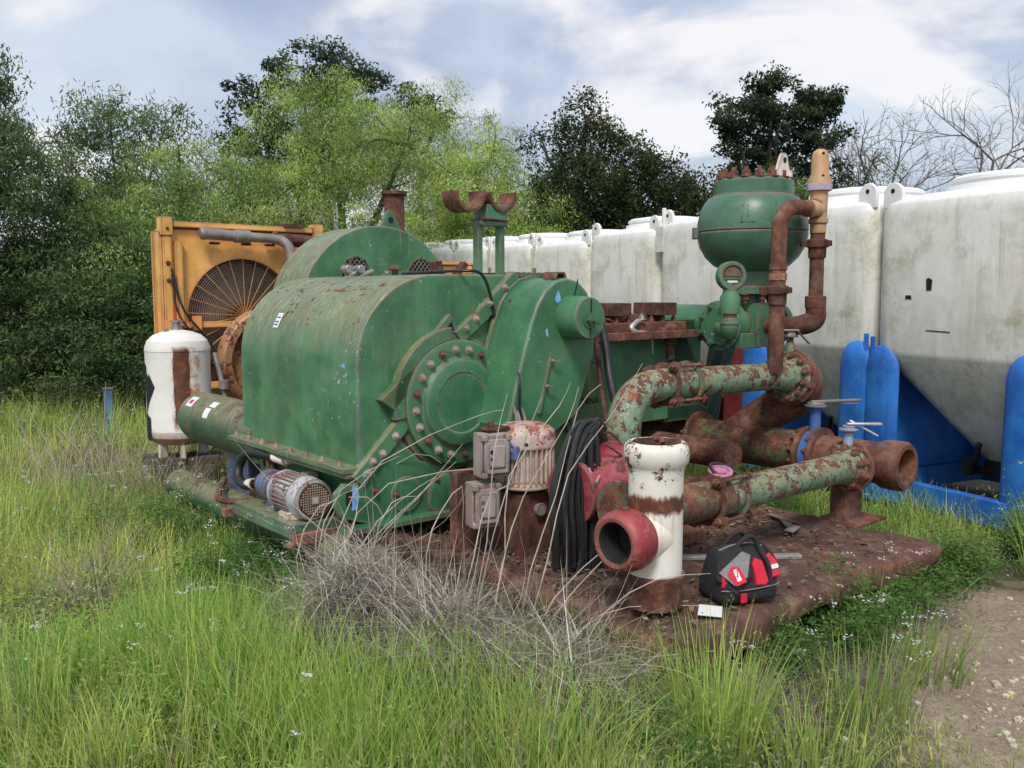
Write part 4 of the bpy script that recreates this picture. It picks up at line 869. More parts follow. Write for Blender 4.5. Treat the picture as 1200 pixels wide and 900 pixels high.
# tool bag
bag = empty('tool_bag', PW(.87, -1.73, .325), TH-.30, 'black and red canvas tool bag standing on the rusty deck', 'tool bag')
def ring_rr(cx, cy, z, w, d, r, n=6, sk=0):
    out = []
    for qx, qy, a0 in ((1, 1, 0), (-1, 1, 90), (-1, -1, 180), (1, -1, 270)):
        for i in range(n+1):
            a = math.radians(a0+90*i/n); out.append((cx+qx*(w/2-r)+r*math.cos(a), cy+qy*(d/2-r)+r*math.sin(a), z+sk*(cx+qx*(w/2-r))))
    return out
m = MB(); m.rings([ring_rr(0, 0, 0, .30, .20, .03), ring_rr(0, 0, .008, .325, .215, .035), ring_rr(0, -.005, .06, .34, .23, .05), ring_rr(.0, 0, .12, .325, .215, .05), ring_rr(0, .0, .18, .315, .19, .045), ring_rr(0, .005, .225, .30, .14, .04), ring_rr(-.005, .005, .262, .27, .09, .035), ring_rr(-.01, .005, .285, .21, .05, .02), ring_rr(-.01, .005, .292, .15, .02, .008)])
for v in m.bm.verts:
    v.co.x += .006*math.sin(v.co.z*60+v.co.y*30); v.co.y += .006*math.sin(v.co.x*35+v.co.z*25)
b_ = m.done('bag_body', 'black_fab', bag, ang=70); sb_ = b_.modifiers.new('s', 'SUBSURF'); sb_.levels = sb_.render_levels = 1
def pad(pts, y, th, nm, mat, par, lean=0):
    m = MB(); cx = sum(p[0] for p in pts)/len(pts); cz = sum(p[1] for p in pts)/len(pts)
    def Y(z, o): return y+o+(max(0, z-.15)*lean)
    m.rings([[(x, Y(z, 0), z) for x, z in pts], [(x, Y(z, -th*.7), z) for x, z in pts], [(cx+(x-cx)*.82, Y(z, -th), cz+(z-cz)*.82) for x, z in pts]])
    return m.done(nm, mat, par, bevel=.003)
pad([(.015, .095), (.07, .085), (.088, .11), (.07, .215), (.035, .232), (.01, .20)], -.105, .022, 'red_pocket', 'red_fab', bag, .45)
pad([(.102, .12), (.158, .125), (.158, .205), (.13, .245), (.098, .225)], -.100, .018, 'red_pocket', 'red_fab', bag, .45)
pad([(.103, .168), (.157, .172), (.157, .192), (.103, .187)], -.112, .006, 'white_stripe', 'white_ink', bag, .45)
pad([(-.165, .10), (-.13, .10), (-.13, .17), (-.16, .17)], -.09, .015, 'red_pocket', 'red_fab', bag, .45)
# end flap, grey lining with red logo patch
m = MB(); m.rings([[(-.175, -.07, .14), (-.10, -.115, .07), (-.02, -.105, .16), (-.035, -.04, .285), (-.13, -.02, .25)], [(-.19, -.085, .145), (-.105, -.135, .065), (-.01, -.125, .16), (-.03, -.056, .30), (-.14, -.035, .265)]]); m.done('end_flap', 'black_fab', bag, bevel=.004)
nf = Vector((-.35, -.85, .40)).normalized(); uf = Vector((.87, -.35, .05)).normalized(); wf = uf.cross(nf).normalized()
if wf.z < 0: wf = -wf
uf = nf.cross(wf).normalized(); 
if uf.x < 0: uf = -uf
cf = Vector((-.098, -.106, .185))
def flap(pts, off, nm, mat):
    m = MB(); a = [cf+uf*x*1.45+wf*(z*1.4-.004)+nf*off for x, z in pts]; m.rings([a, [p+nf*.004 for p in a]]); return m.done(nm, mat, bag)
flap([(-.055, .0), (-.01, -.05), (.035, -.02), (.055, .06), (.03, .075)], .006, 'grey_lining', 'grey_fab')
flap([(-.028, -.010), (-.004, -.052), (.030, -.036), (.012, .018), (-.012, .022)], .011, 'red_patch', 'red_fab')
flap([(.000, -.036), (.014, -.030), (.002, .012), (-.010, .006)], .016, 'logo_patch', 'white_ink')
mwT = Matrix((( -wf*-1).to_4d(), uf.to_4d(), nf.to_4d(), (0, 0, 0, 1))).transposed()
lx = wf; ly = -uf; 
mwT = Matrix(((lx.x, ly.x, nf.x, (cf+nf*.0215+uf*.002-wf*.012).x), (lx.y, ly.y, nf.y, (cf+nf*.0215+uf*.002-wf*.012).y), (lx.z, ly.z, nf.z, (cf+nf*.0215+uf*.002-wf*.012).z), (0, 0, 0, 1)))
text_obj('logo_text', 'Milwaukee', .0105, 'red_fab', bag, mwT, .3)
m = MB(); 
for yy, dx in ((-.085, 0), (.08, .0)):
    m.tube([(-.11+dx, yy-.02, .06), (-.10, yy-.015, .18), (-.06, yy*.55, .27), (-.01, yy*.5-.01, .335), (.05, yy*.5, .335), (.08, yy*.6, .27), (.10, yy-.015, .19), (.11+dx, yy-.025, .06)], .012, 8, 5)
m.done('carry_handle', 'black_fab', bag)
m = MB(); m.tube([(.155, -.08, .10), (.165, -.06, .2), (.13, -.0, .28), (.165, .06, .2), (.15, .08, .1)], .011, 8, 5); m.done('side_strap', 'black_fab', bag)
m = MB(); m.box((.165, -.02, .18), (.012, .05, .10)); m.done('side_pocket', 'red_fab', bag, bevel=.004)
m = MB(); m.tube([(-.13, -.02, .275), (-.05, -.015, .293), (.05, -.01, .293), (.12, -.02, .272)], .0045, 6, 4); m.done('zip', 'grey_fab', bag)
m = MB(); m.tube([(-.17, -.10, .085), (-.08, -.121, .082), (.05, -.121, .082), (.165, -.10, .085), (.172, .0, .085)], .0035, 6, 4); m.done('seam_piping', 'grey_fab', bag)
m = MB(); m.box((-.06, -.125, .04), (.035, .008, .05)); m.done('webbing_tab', 'red_fab', bag, bevel=.002)
bag.scale = (.90, .92, .80)

# small things lying about
m = MB(); m.box((0, 0, 0), (.125, .095, .003)); cd = m.done('paper_card', 'paper'); cd.location = PW(.60, -1.79, .337); cd.rotation_euler = (.02, .0, TH+.62); tag(cd, 'white paper card lying flat on the rusty deck in front of the bag', 'card')
m = MB(); m.box((0, 0, 0), (.85, .045, .018)); ab = m.done('metal_bar', 'alu', bevel=.002); ab.location = PW(1.22, -1.36, .345); ab.rotation_euler = (0, .01, TH-.62); tag(ab, 'flat bare aluminium bar lying on deck behind the tool bag', 'metal bar')
m = MB(); m.lathe((0, 0, 0), (0, 0, 1), [(0, .055), (.022, .06), (.024, .045), (.012, .042), (.012, .03), (.026, .028), (.026, 0)], 28); ro = m.done('strap_reel', 'strap_pink'); ro.location = PW(1.20, LY-.02, .765); ro.rotation_euler = (.25, -.2, TH); tag(ro, 'small pink and black strap reel lying on top of lower pipe clamp', 'strap reel')
m = MB(); m.tube([(-.05, 0, .02), (.0, .06, .03), (.06, .03, .02), (.09, -.04, -.01)], .009, 8, 4); m.done('strap_end', 'rubber', ro)
st_ = MB(); st_.box((0, 0, .26), (.10, .07, .52)); st_.box((.0, .0, .53), (.12, .09, .015)); po = st_.done('steel_post', painted('faded_blue_post', (.09, .24, .42), (.06, .14, .25), rust=.35)); po.location = (-4.72, 10.4, 0); po.rotation_euler = (.03, 0, .4); tag(po, 'short faded blue steel post standing in grass at left', 'post')

# white receiver tank with rust panel
wt = empty('pressure_tank', (-2.71, 7.25, .43), .36, 'white upright steel tank with a broad rust stripe and black patch', 'tank')
m = MB(); m.lathe((0, 0, 0), (0, 0, 1), [(.0, .18), (.02, .215), (.06, .245), (.11, .252), (.115, .25), (.745, .25), (.75, .253), (.78, .250), (.83, .232), (.875, .185), (.90, .12), (.915, .05), (.918, 0)], 56); m.done('tank_shell', 'whitetank', wt, ang=25)
m = MB(); m.lathe((0, 0, .905), (0, 0, 1), [(0, .045), (.03, .045), (.032, .035), (.07, .035), (.072, .05), (.085, .05)], 16); m.lathe((-.08, -.05, .90), (0, 0, 1), [(0, .02), (.025, .02)], 10); m.done('top_fitting', 'steel', wt)
def on_tank(pts, nm, mat):
    m = MB(); pp = [(.2535*math.cos(a), .2535*math.sin(a), z) for a, z in pts]; m.poly(pp); return m.done(nm, mat, wt)
fa_ = -PI/2-.36+.37  # azimuth facing the viewer
on_tank([(fa_-1.38, .46), (fa_-1.38, .66), (fa_-1.22, .62), (fa_-1.0, .55), (fa_-.80, .47), (fa_-.95, .40), (fa_-1.15, .33), (fa_-1.30, .25)], 'black_patch', 'black')
on_tank([(fa_-1.45, .05), (fa_-1.40, .26), (fa_-1.20, .24), (fa_-1.05, .22), (fa_-1.04, .03), (fa_-1.2, .04)], 'black_patch', 'black')
for a in (-2.5, -1.5, .2, 1.6):
    m = MB(); m.box((.17*math.cos(a), .17*math.sin(a), -.05), (.07, .04, .12), Matrix.Rotation(a, 3, 'Z')); m.done('tank_foot', 'white_rust', wt, bevel=.004)
m = MB(); m.box((0, .1, -.14), (.62, .10, .06)); m.box((0, -.12, -.14), (.58, .10, .06)); m.box((0, .0, -.28), (.5, .45, .22)); m.done('timber_support', 'bark', wt, bevel=.005)

# orange radiator package beyond the pump
rd = empty('radiator_unit', PW(.46, 4.0, 0), TH, 'tall orange radiator with round fan grille and rusty pipe across its top', 'radiator')
m = MB()
fc = (.70, 1.43); fr = .52; N_ = 40

# panel with round opening: fan between rectangle and circle
inner = arc(fc[0], fc[1], fr, -60, 240, N_); inner = [p for p in inner]
def rect_hit(a):
    dx, dz_ = math.cos(a), math.sin(a); t = 9
    for (lim, comp, c0) in ((.04, dx, fc[0]), (1.42, dx, fc[0]), (1.36, dz_, fc[1]), (2.20, dz_, fc[1])):
        if abs(comp) > 1e-6:
            q = (lim-c0)/comp
            if q > 0: t = min(t, q)
    return (fc[0]+dx*t, fc[1]+dz_*t)
NN = 96; ri = []; ro2 = []
for i in range(NN):
    a = 2*PI*i/NN; hx, hz = rect_hit(a); rr = min(fr, math.hypot(hx-fc[0], hz-fc[1])*.97)
    ri.append((fc[0]+rr*math.cos(a), fc[1]+rr*math.sin(a))); ro2.append((hx, hz))
m.rings([[(x, 0, z) for x, z in ri], [(x, 0, z) for x, z in ro2], [(x, .04, z) for x, z in ro2], [(x, .04, z) for x, z in ri]], closed=True)
m.done('front_panel', 'orange', rd)
m = MB()
for x in (0.0, 1.46): m.box((x, .0, 1.27), (.07, .10, 1.86)); m.box((x-.05, .03, 1.27), (.03, .10, 1.80)); m.box((x, .0, 2.22), (.10, .12, .16))
m.box((.73, 0, 2.24), (1.42, .08, .05)); m.box((.73, .18, 2.20), (1.42, .30, .03)); m.box((.73, -.01, 1.355), (1.40, .06, .055)); m.box((.73, .0, .80), (1.40, .06, .06)); m.box((.10, -.03, 1.72), (.06, .05, .75)); m.box((.24, -.04, 1.37), (.07, .06, .13)); m.box((.73, .25, .36), (1.5, .5, .10)); m.box((.73, -.02, .55), (1.0, .05, .06))
m.done('frame', 'orange', rd, bevel=.004)
m = MB(); m.box((1.46, .20, 1.27), (.03, .30, 1.86)); m.box((.73, .36, 1.27), (1.46, .03, 1.86)); m.done('side_panel', 'orange', rd, bevel=.004)
m = MB(); m.box((.73, .16, 1.3), (1.38, .02, 1.7)); m.done('radiator_core', 'grille', rd)
m = MB(); 
for q in range(1, 27):
    rr = fr*q/26; ps = arc(fc[0], fc[1], rr, 0, 360, 40)[:-1]
    m.rings([[(x+.0022*math.cos(2*PI*k_/4)*(x-fc[0])/rr, .012+.0022*math.sin(2*PI*k_/4), z+.0022*math.cos(2*PI*k_/4)*(z-fc[1])/rr) for k_ in range(4)] for x, z in ps], closed=True)
m.done('fan_grille', plain('tan_wire', (.26, .19, .14), .8), rd)
m = MB(); m.lathe((fc[0], .09, fc[1]), (0, 1, 0), [(0, fr*.95), (.01, fr*.95)], 48); m.done('fan_disc', plain('dusty_fan', (.13, .10, .08), .8, 0, .5, 6), rd)
for i in range(-12, 13):
    a = math.radians(90+i*14.4); m = MB(); m.cyl((fc[0], -.03, fc[1]), (fc[0]+(fr+.01)*math.cos(a), -.01, fc[1]+(fr+.01)*math.sin(a)), .0038, n=6); m.done('grille_spoke', 'orange', rd)
m = MB(); m.cyl((fc[0], -.01, fc[1]), (fc[0], .1, fc[1]), .12); m.done('fan_hub', 'rust_dark', rd)
m = MB(); m.tube([(.36, -.12, 2.15), (.30, -.10, 2.16), (.60, -.12, 2.15)], .05, 14) if False else m.cyl((.28, -.12, 2.165), (.62, -.12, 2.15), .05)
m.cyl((.62, -.12, 2.15), (1.05, -.12, 2.14), .043); m.lathe((.26, -.12, 2.166), (1, 0, 0), [(0, .04), (.02, .058), (.05, .058)], 20); m.lathe((.58, -.12, 2.15), (1, 0, 0), [(0, .058), (.14, .058)], 20)
m.tube([(.95, -.12, 2.14), (1.02, -.13, 2.13), (1.08, -.16, 2.08), (1.10, -.18, 1.98), (1.12, -.20, 1.80), (1.13, -.22, 1.58)], .048, 16, 4); m.lathe((1.12, -.20, 1.70), (0, 0, 1), [(0, .075), (.02, .075)], 18); m.done('coolant_pipe', 'galv', rd)
m = MB(); m.tube([(.95, -.10, 2.15), (1.5, -.14, 2.12), (1.85, -.16, 2.10)], [.05, .055, .062], 18, 3); m.cyl((.95, -.12, 2.14), (.99, -.12, 2.20), .03); m.done('exhaust_pipe', 'rust_red', rd)
m = MB(); m.tube([(1.85, -.16, 2.10), (1.95, -.2, 2.08), (1.98, -.3, 2.0)], .062, 18, 3); m.done('pipe_bend', 'tan', rd)
m = MB(); m.tube([(.02, -.07, 1.85), (.10, -.10, 1.5), (.30, -.14, 1.22), (.42, -.16, .98)], .011, 8, 5); m.tube([(.02, -.07, 1.80), (.06, -.10, 1.45), (.26, -.14, 1.18), (.40, -.16, 1.00)], .009, 8, 5); m.tube([(1.34, -.03, 2.0), (1.42, -.05, 1.95), (1.44, -.05, 1.75)], .008, 6, 4); m.done('hose', 'rubber', rd)
m = MB()
for x in (.42, .72, .95, 1.25): m.box((x, -.05, 2.085), (.08, .05, .02))
for z in (1.9, 1.75, 2.2): m.hexb((.0, -.055, z), (0, -1, 0), .014, .012)
m.box((1.2, 0, 2.275), (.2, .15, .03)); m.done('small_bracket', 'rust_dark', rd)
# engine bits between radiator and pump
en = empty('engine', PW(1.14, 2.9, 0), TH, 'rusty orange drive engine half hidden between radiator and green pump', 'engine')
m = MB(); m.lathe((.0, .62, 1.05), (0, -1, 0), [(0, .44), (.02, .46), (.14, .46), (.16, .44), (.16, .38), (.10, .36), (.10, .1)], 44); m.done('pulley_shroud', painted('worn_orange', (.45, .25, .09), (.25, .12, .05), rust=.62, fine=12), en)
m = MB(); m.box((.25, .2, .75), (.8, .8, .7)); m.box((.3, .2, 1.2), (.5, .6, .3)); m.box((.4, .1, .3), (1.2, .9, .2)); m.done('engine_block', 'rust_dark', en, bevel=.02)
m = MB(); m.lathe((.10, .25, 1.42), (0, 0, 1), [(0, .09), (.15, .09), (.17, .07), (.20, .07)], 20); m.tube([(.05, .3, 1.62), (.15, .25, 1.66), (.25, .15, 1.60)], .05, 14, 3); m.done('filter_can', 'alu', en)
m = MB(); m.tube([(-.55, .2, .62), (-.56, .2, .80), (-.58, .25, 1.0), (-.60, .3, 1.15)], .022, 10, 3); m.lathe((-.56, .2, .86), (0, 0, 1), [(0, .045), (.07, .045)], 14); m.tube([(-.40, .1, .62), (-.40, .1, .80)], .03, 10); m.lathe((-.40, .1, .80), (0, 0, 1), [(0, .05), (.04, .05)], 14); m.done('valve_pipe', 'galv', en)
m = MB(); m.box((1.05, .3, 1.86), (.14, .10, .10)); m.lathe((1.05, .24, 1.86), (0, -1, 0), [(0, .05), (.02, .05)], 14); m.done('small_housing', 'alu', en)
# small orange box seen past the stand
ob = MB(); ob.box((0, 0, 0), (.34, .4, .22)); ob.box((.0, 0, .12), (.40, .46, .03)); ob.box((.12, -.21, 0), (.05, .03, .20)); ob.box((0, 0, -.75), (.30, .36, 1.3))
o_ = ob.done('control_cabinet', 'orange', bevel=.006); o_.location = (-.62, 8.9, 1.80); o_.rotation_euler = (0, 0, .5); tag(o_, 'small orange cabinet standing between the stand posts and white tanks', 'cabinet')

# ------------------------------------------------------------------ poly tanks in blue stands
D = Vector((-.439, .899, 0)).normalized(); NV = Vector((D.y, -D.x, 0)); P0 = Vector((3.253, 5.865, 0)); RZ = math.atan2(D.y, D.x)
tank_specs = []
def tank(i, s, dz_, label, stand, lean=0, tint=0):
    """local frame: x along the row (away), y negative into the row's depth, z up"""
    w, d = 1.38, 1.36
    root = empty('poly_tank', P0 + D*(s+w/2) + Vector((0, 0, dz_)), RZ, label, 'tank', 'white poly tanks in a row')
    def rr(z, sw, sd, r, n=6): return ring_rr(0, -d/2, z, sw, sd, r, n)
    m = MB(); m.rings([ring_rr(0, -d/2, .40, .26, .26, .13), ring_rr(0, -d/2, 1.17, w*.99, d*.99, .20), ring_rr(0, -d/2, 1.21, w, d, .16), ring_rr(0, -d/2, 1.7, w, d, .14), ring_rr(0, -d/2, 2.22, w, d, .14), ring_rr(0, -d/2, 2.30, w*.975, d*.975, .15), ring_rr(0, -d/2, 2.345, w*.90, d*.90, .20), ring_rr(0, -d/2, 2.365, w*.78, d*.78, .28)])
    o = m.done('tank_body', 'poly', root, ang=50); 
    bv = o.modifiers.new('b', 'BEVEL'); bv.width = .012; bv.segments = 2
    m = MB(); m.lathe((0, -d/2, 2.36), (0, 0, 1), [(0, .50), (.05, .49), (.055, .455), (.075, .455), (.08, .47), (.10, .47), (.12, .44), (.14, .30), (.15, 0)], 48); m.done('tank_lid', 'poly', root, ang=35)
    for sx in (-1, 1):
        m = MB(); ex = sx*(w/2-.10)
        m.rings([[(ex+.088*math.cos(a), yy, 2.375+.088*math.sin(a)) for a in np.linspace(-.2, PI+.2, 16)]+[(ex-.085, yy, 2.27), (ex+.085, yy, 2.27)] for yy in (-.085, -.055)]); e = m.done('lifting_ear', 'poly', root, bevel=.006)
        m = MB(); m.lathe((ex, -.054, 2.40), (0, 1, 0), [(0, .018), (.002, .018)], 12); m.done('ear_hole', 'black', e)
    if i in (2, 4, 5):
        m = MB(); m.cyl((w/2-.06, -.04, 2.15), (w/2-.06, -.04, 2.48), .022, n=10); m.box((w/2-.05, -.03, 2.16), (.13, .08, .26)); m.done('vent_pipe', 'poly', root)
    # stand
    smat = stand
    for sx in (-1, 1):
        for yy, fr_ in ((0.012, 1), (-d-.012, 0)):
            m = MB(); lx_ = sx*(w/2-.11)
            pf = [(lx_-.105, .06), (lx_+.105, .06), (lx_+.105, .98)]+[(lx_+.105*math.cos(a)*1.0, 1.0+.20*math.sin(a)) for a in np.linspace(.1, PI-.1, 14)]+[(lx_-.105, .98)]
            n_ = len(pf); bulge = .05
            rings_ = []
            cols_ = 8
            # curved (half-round) leg plate
            grid = []
            for zz in list(np.linspace(.06, 1.05, 8))+[1.10, 1.15, 1.19, 1.22, 1.24, 1.254]:
                hw = .152 if zz <= 1.05 else .152*math.sqrt(max(.0, 1-((zz-1.05)/.205)**2))
                grid.append([(lx_+hw*math.sin(t), yy+(1 if fr_ else -1)*(hw*.42*math.cos(t)-.03), zz) for t in np.linspace(-PI/2, PI/2, 12)])
            GG = [[m.bm.verts.new(p) for p in r] for r in grid]
            for a_ in range(len(GG)-1):
                for b2 in range(11): m.bm.faces.new((GG[a_][b2], GG[a_][b2+1], GG[a_+1][b2+1], GG[a_+1][b2]))
            m.box((sx*(w/2-.012), yy-.02*(1 if fr_ else -1), 1.20), (.022, .03, .22)); m.done('stand_leg', smat, root, ang=60)
    m = MB(); m.box((0, .0, .17), (w-.30, .08, .18)); m.box((0, -d, .17), (w-.30, .08, .18)); m.done('stand_rail', smat, root, bevel=.006)
    m = MB()
    for sx in (-1, 1):
        m.box((sx*(w/2-.035), -d/2, .17), (.05, d, .16)); m.prism([(-.06, .26), (-.06, 1.12), (-d+.06, 1.12), (-d+.06, .26)], sx*(w/2-.03)-.008, sx*(w/2-.03)+.008, 'x')
    m.prism([(-w/2+.05, .26), (-w/2+.05, 1.10), (-.12, .50), (.12, .50), (w/2-.05, 1.10), (w/2-.05, .26)], -d+.08, -d+.10); m.done('stand_panel', smat, root)
    if i == 0 or i == 1:
        m = MB(); m.lathe((0, -d/2, .30), (0, 0, 1), [(0, .17), (.03, .19), (.05, .15), (.12, .14)], 28); m.box((.0, -d/2+.15, .33), (.34, .06, .05)); m.tube([(.10, -d/2+.22, .33), (.04, -d/2+.30, .42), (-.02, -d/2+.34, .56)], .022, 10, 4); m.lathe((.14, -d/2+.2, .36), (0, 1, 0), [(0, .07), (.03, .07)], 20); m.done('outlet_valve', 'black', root, bevel=.002)
    return root
labs = ['nearest and largest looking white poly tank, green stained, at right edge', 'white poly tank directly behind the green dampener and its relief pipes', 'white poly tank in dark red stand, third from the right',
        'white poly tank above the two rusty cover lugs, fourth from the right', 'white poly tank just right of the round topped pinion case', 'white poly tank seen just right of the cradle stand', 'white poly tank seen between the two cradle stand legs', 'white poly tank second from the left end of the row', 'farthest white poly tank, at the left end of the row']
dzs = [.0, .02, .03, -.01, -.07, -.03, .0, .03, .05]
for i in range(9): 
    tk = tank(i, -.25+1.42*i, dzs[i], labs[i], 'darkred' if i == 2 else 'blue', 0)
    if i == 0:
        m = MB(); m.prism([(.17, 1.66), (.21, 1.66), (.215, 1.74), (.195, 1.75), (.165, 1.735)], .001, .004); m.prism([(.335, 1.595), (.39, 1.60), (.385, 1.625), (.34, 1.625)], .001, .004); m.prism([(.0, 1.365), (.2, 1.372), (.2, 1.378), (.0, 1.372)], .001, .004)
        m.done('black_mark', 'black', tk)

# ------------------------------------------------------------------ ground
def gz(X, Y): return 0.03*np.sin(X*.9+1)*np.cos(Y*.7)+.015*np.sin(X*3.1)*np.sin(Y*2.7+.5)
m = MB(); gx = np.concatenate([np.linspace(-300, -16, 14), np.linspace(-15, 15, 121), np.linspace(16, 300, 14)]); gy = np.concatenate([np.linspace(-60, -1, 8), np.linspace(0, 26, 105), np.linspace(28, 500, 16)])
G = [[m.bm.verts.new((x, y, float(gz(x, y)) if abs(x) < 15 and 0 <= y < 26 else 0)) for y in gy] for x in gx]
for i in range(len(gx)-1):
    for j in range(len(gy)-1): m.bm.faces.new((G[i][j], G[i+1][j], G[i+1][j+1], G[i][j+1]))
tag(m.done('ground', 'ground', ang=80), kind='structure')

# ------------------------------------------------------------------ grass and herbs
def mask_pts(X, Y):
    lx, ly = (X-O.x)*math.cos(TH)+(Y-O.y)*math.sin(TH), -(X-O.x)*math.sin(TH)+(Y-O.y)*math.cos(TH)
    skid = (lx > -.02) & (lx < 2.45) & (ly > -1.86) & (ly < 2.4)
    skid &= ~((lx < .28) & (ly < -.1))
    tanks = ((X-P0.x)*NV.x+(Y-P0.y)*NV.y > .12) & ((X-P0.x)*D.x+(Y-P0.y)*D.y > -3) & ((X-P0.x)*D.x+(Y-P0.y)*D.y < 11)
    gr = np.sqrt(((X-2.45)*.9)**2+((Y-3.4)*.55)**2)
    gr = gr + .30*np.sin(X*5+Y*2)*np.cos(Y*4) 
    return skid, tanks, gr, lx, ly
def scatter(n, y0, y1, k=.66, pw=1.0):
    Y = y0+(y1-y0)*rng.random(n)**pw; X = (rng.random(n)*2-1)*(k*Y+.5); return X, Y
def fbm(X, Y, s, o):
    v = np.zeros_like(X); a = 1
    for i in range(4):
        v += a*np.sin(X*s*(1.9**i)+o+i*1.7+1.3*np.sin(Y*s*.8*(1.7**i)+o*2))*np.sin(Y*s*(1.8**i)+o*1.3+i+1.1*np.sin(X*s*.9*(1.6**i)-o)); a *= .6
    return v
def pick(a, b, t): return np.array(a)[None]*(1-t[:, None])+np.array(b)[None]*t[:, None]
def grass_layer(n, y0, y1, hmin, hmax, wmin, wmax, seg, pw, seed_o=0, name='grass', dry=.12):
    X, Y = scatter(n, y0, y1, pw=pw); skid, tanks, gr, lx, ly = mask_pts(X, Y)
    cl = fbm(X, Y, 2.3, 1+seed_o); cl2 = fbm(X, Y, .8, 4+seed_o)
    keep = ~skid & ~tanks
    pg = np.clip((gr-.8)/.9, .05, 1); keep &= rng.random(n) < pg*np.clip(.50+.62*cl+.25*fbm(X, Y, 6.5, 8), .06, 1)
    # dry thatch in front of the deck stays mostly open
    th = np.exp(-(((X-.05)/.80)**2+((Y-3.85)/.48)**2)**1.6); keep &= rng.random(n) > th*.97
    th2 = np.exp(-(((X-1.0)/.5)**2+((Y-3.75)/.28)**2)); keep &= rng.random(n) > th2*.6
    X, Y, cl, cl2, gr, lx, ly = [a[keep] for a in (X, Y, cl, cl2, gr, lx, ly)]; N = len(X)
    r = rng.random(N); h = (hmin+(hmax-hmin)*r**1.4)*np.clip(.85+.30*cl2+.22*cl, .35, 1.5)*np.clip((gr-.7)/1.1, .25, 1)
    near = np.clip(1-np.minimum(np.abs(lx+.3), 1)*1.2, 0, 1)*((ly > .2) & (ly < 2.2)); h = h*(1-.25*near)
    lean = np.abs(rng.normal(.22, .22, N))+.04; az = rng.random(N)*2*PI*.6+fbm(X, Y, .6, 9)
    w = (wmin+(wmax-wmin)*rng.random(N)**1.5)
    t = np.clip(.5+.34*fbm(X, Y, .9, 2)+rng.normal(0, .24, N), 0, 1)
    c = pick((.26, .46, .09), (.80, .84, .24), t); t2 = (rng.random(N) < np.clip(.16+.2*fbm(X, Y, 1.1, 6), 0, .45)); c[t2] = pick((.15, .34, .08), (.24, .48, .13), rng.random(t2.sum()))
    dr = rng.random(N) < dry*np.clip(1+1.6*fbm(X, Y, 1.5, 7), .2, 4.5); c[dr] = pick((.30, .25, .14), (.48, .42, .27), rng.random(dr.sum()))
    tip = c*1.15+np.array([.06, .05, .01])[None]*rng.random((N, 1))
    B = np.stack([X, Y, gz(X, Y)-.01], 1)
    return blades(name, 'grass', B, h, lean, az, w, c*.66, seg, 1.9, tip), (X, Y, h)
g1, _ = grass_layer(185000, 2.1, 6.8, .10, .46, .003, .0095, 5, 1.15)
tag(g1, 'tall wispy green and yellow meadow grass in the foreground', 'grass', kind='stuff')
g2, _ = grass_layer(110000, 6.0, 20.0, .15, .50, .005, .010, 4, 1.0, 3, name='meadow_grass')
tag(g2, 'green grass growing beyond the pump towards the trees', 'grass', kind='stuff')
# very dense short undergrowth of small leaves
def herb_layer(n, y0, y1, smin, smax, zmax, name, label, ca, cb, pw=1.0, sel=None, seed=0):
    X, Y = scatter(n, y0, y1, pw=pw); skid, tanks, gr, lx, ly = mask_pts(X, Y)
    cl = fbm(X, Y, 1.7, 3+seed); th = np.exp(-(((X-.05)/.80)**2+((Y-3.85)/.48)**2)**1.6); keep = ~skid & ~tanks & (rng.random(n) > th*.97) & (rng.random(n) < np.clip((gr-.75)/.9, .01, 1)) & (rng.random(n) < np.clip(.5+.6*cl, .06, 1))
    if sel is not None: keep &= sel(X, Y)
    X, Y, cl = X[keep], Y[keep], cl[keep]; N = len(X)
    Z = gz(X, Y)+.01+zmax*rng.random(N)**1.4*np.clip(.6+.5*cl, .2, 1.3)
    a = rng.normal(0, 1, (N, 3)); a[:, 2] *= .45; a /= np.linalg.norm(a, axis=1)[:, None]
    b = np.cross(a, rng.normal(0, 1, (N, 3))); b /= np.linalg.norm(b, axis=1)[:, None]
    s = (smin+(smax-smin)*rng.random(N))[:, None]; c0 = np.stack([X, Y, Z], 1)
    P = np.stack([c0-a*s, c0+b*s*.28, c0+a*s, c0-b*s*.28], 1)
    t = np.clip(.5+.35*cl+rng.normal(0, .25, N), 0, 1)
    o = quads(name, 'grass', P, pick(ca, cb, t)); tag(o, label, 'ground cover', kind='stuff')
herb_layer(120000, 2.1, 7.0, .008, .020, .20, 'low_weeds', 'dense low feathery green weeds between the grass blades', (.14, .29, .06), (.42, .60, .14), 1.1)
herb_layer(60000, 6.5, 20, .02, .045, .24, 'distant_weeds', 'low green weeds on the far side of the meadow', (.14, .28, .06), (.40, .55, .14), 1, seed=2)

# seed-head grasses (foreground left) and white flowers
X, Y = scatter(5200, 2.2, 7.5, pw=1.1); sk, tk_, gr, lx, ly = mask_pts(X, Y); kp = ~sk & ~tk_ & (gr > 1.3) & (fbm(X, Y, 1.2, 12) > -.1); X, Y = X[kp], Y[kp]; N = len(X)
hh = .30+.24*rng.random(N); az_ = fbm(X, Y, .6, 9)+rng.normal(0, .6, N); ln = .12+.2*rng.random(N)
B = np.stack([X, Y, gz(X, Y)], 1); c = pick((.22, .27, .08), (.42, .44, .17), rng.random(N))
sg = blades('seed_grass', 'grass', B, hh, ln, az_, np.full(N, .0022), c, 6, 4.0, c); tag(sg, 'slender arching grass stalks with drooping pale seed tips', 'grass', kind='stuff')
def stem_end(B, h, lean, az, seg, droop):
    p = B.copy(); ang = lean.copy()
    out = []
    for i in range(seg):
        d = np.stack([np.sin(ang)*np.cos(az), np.sin(ang)*np.sin(az), np.cos(ang)], 1); p = p+d*(h/seg)[:, None]; ang = ang+lean*droop/seg; out.append(p.copy())
    return out
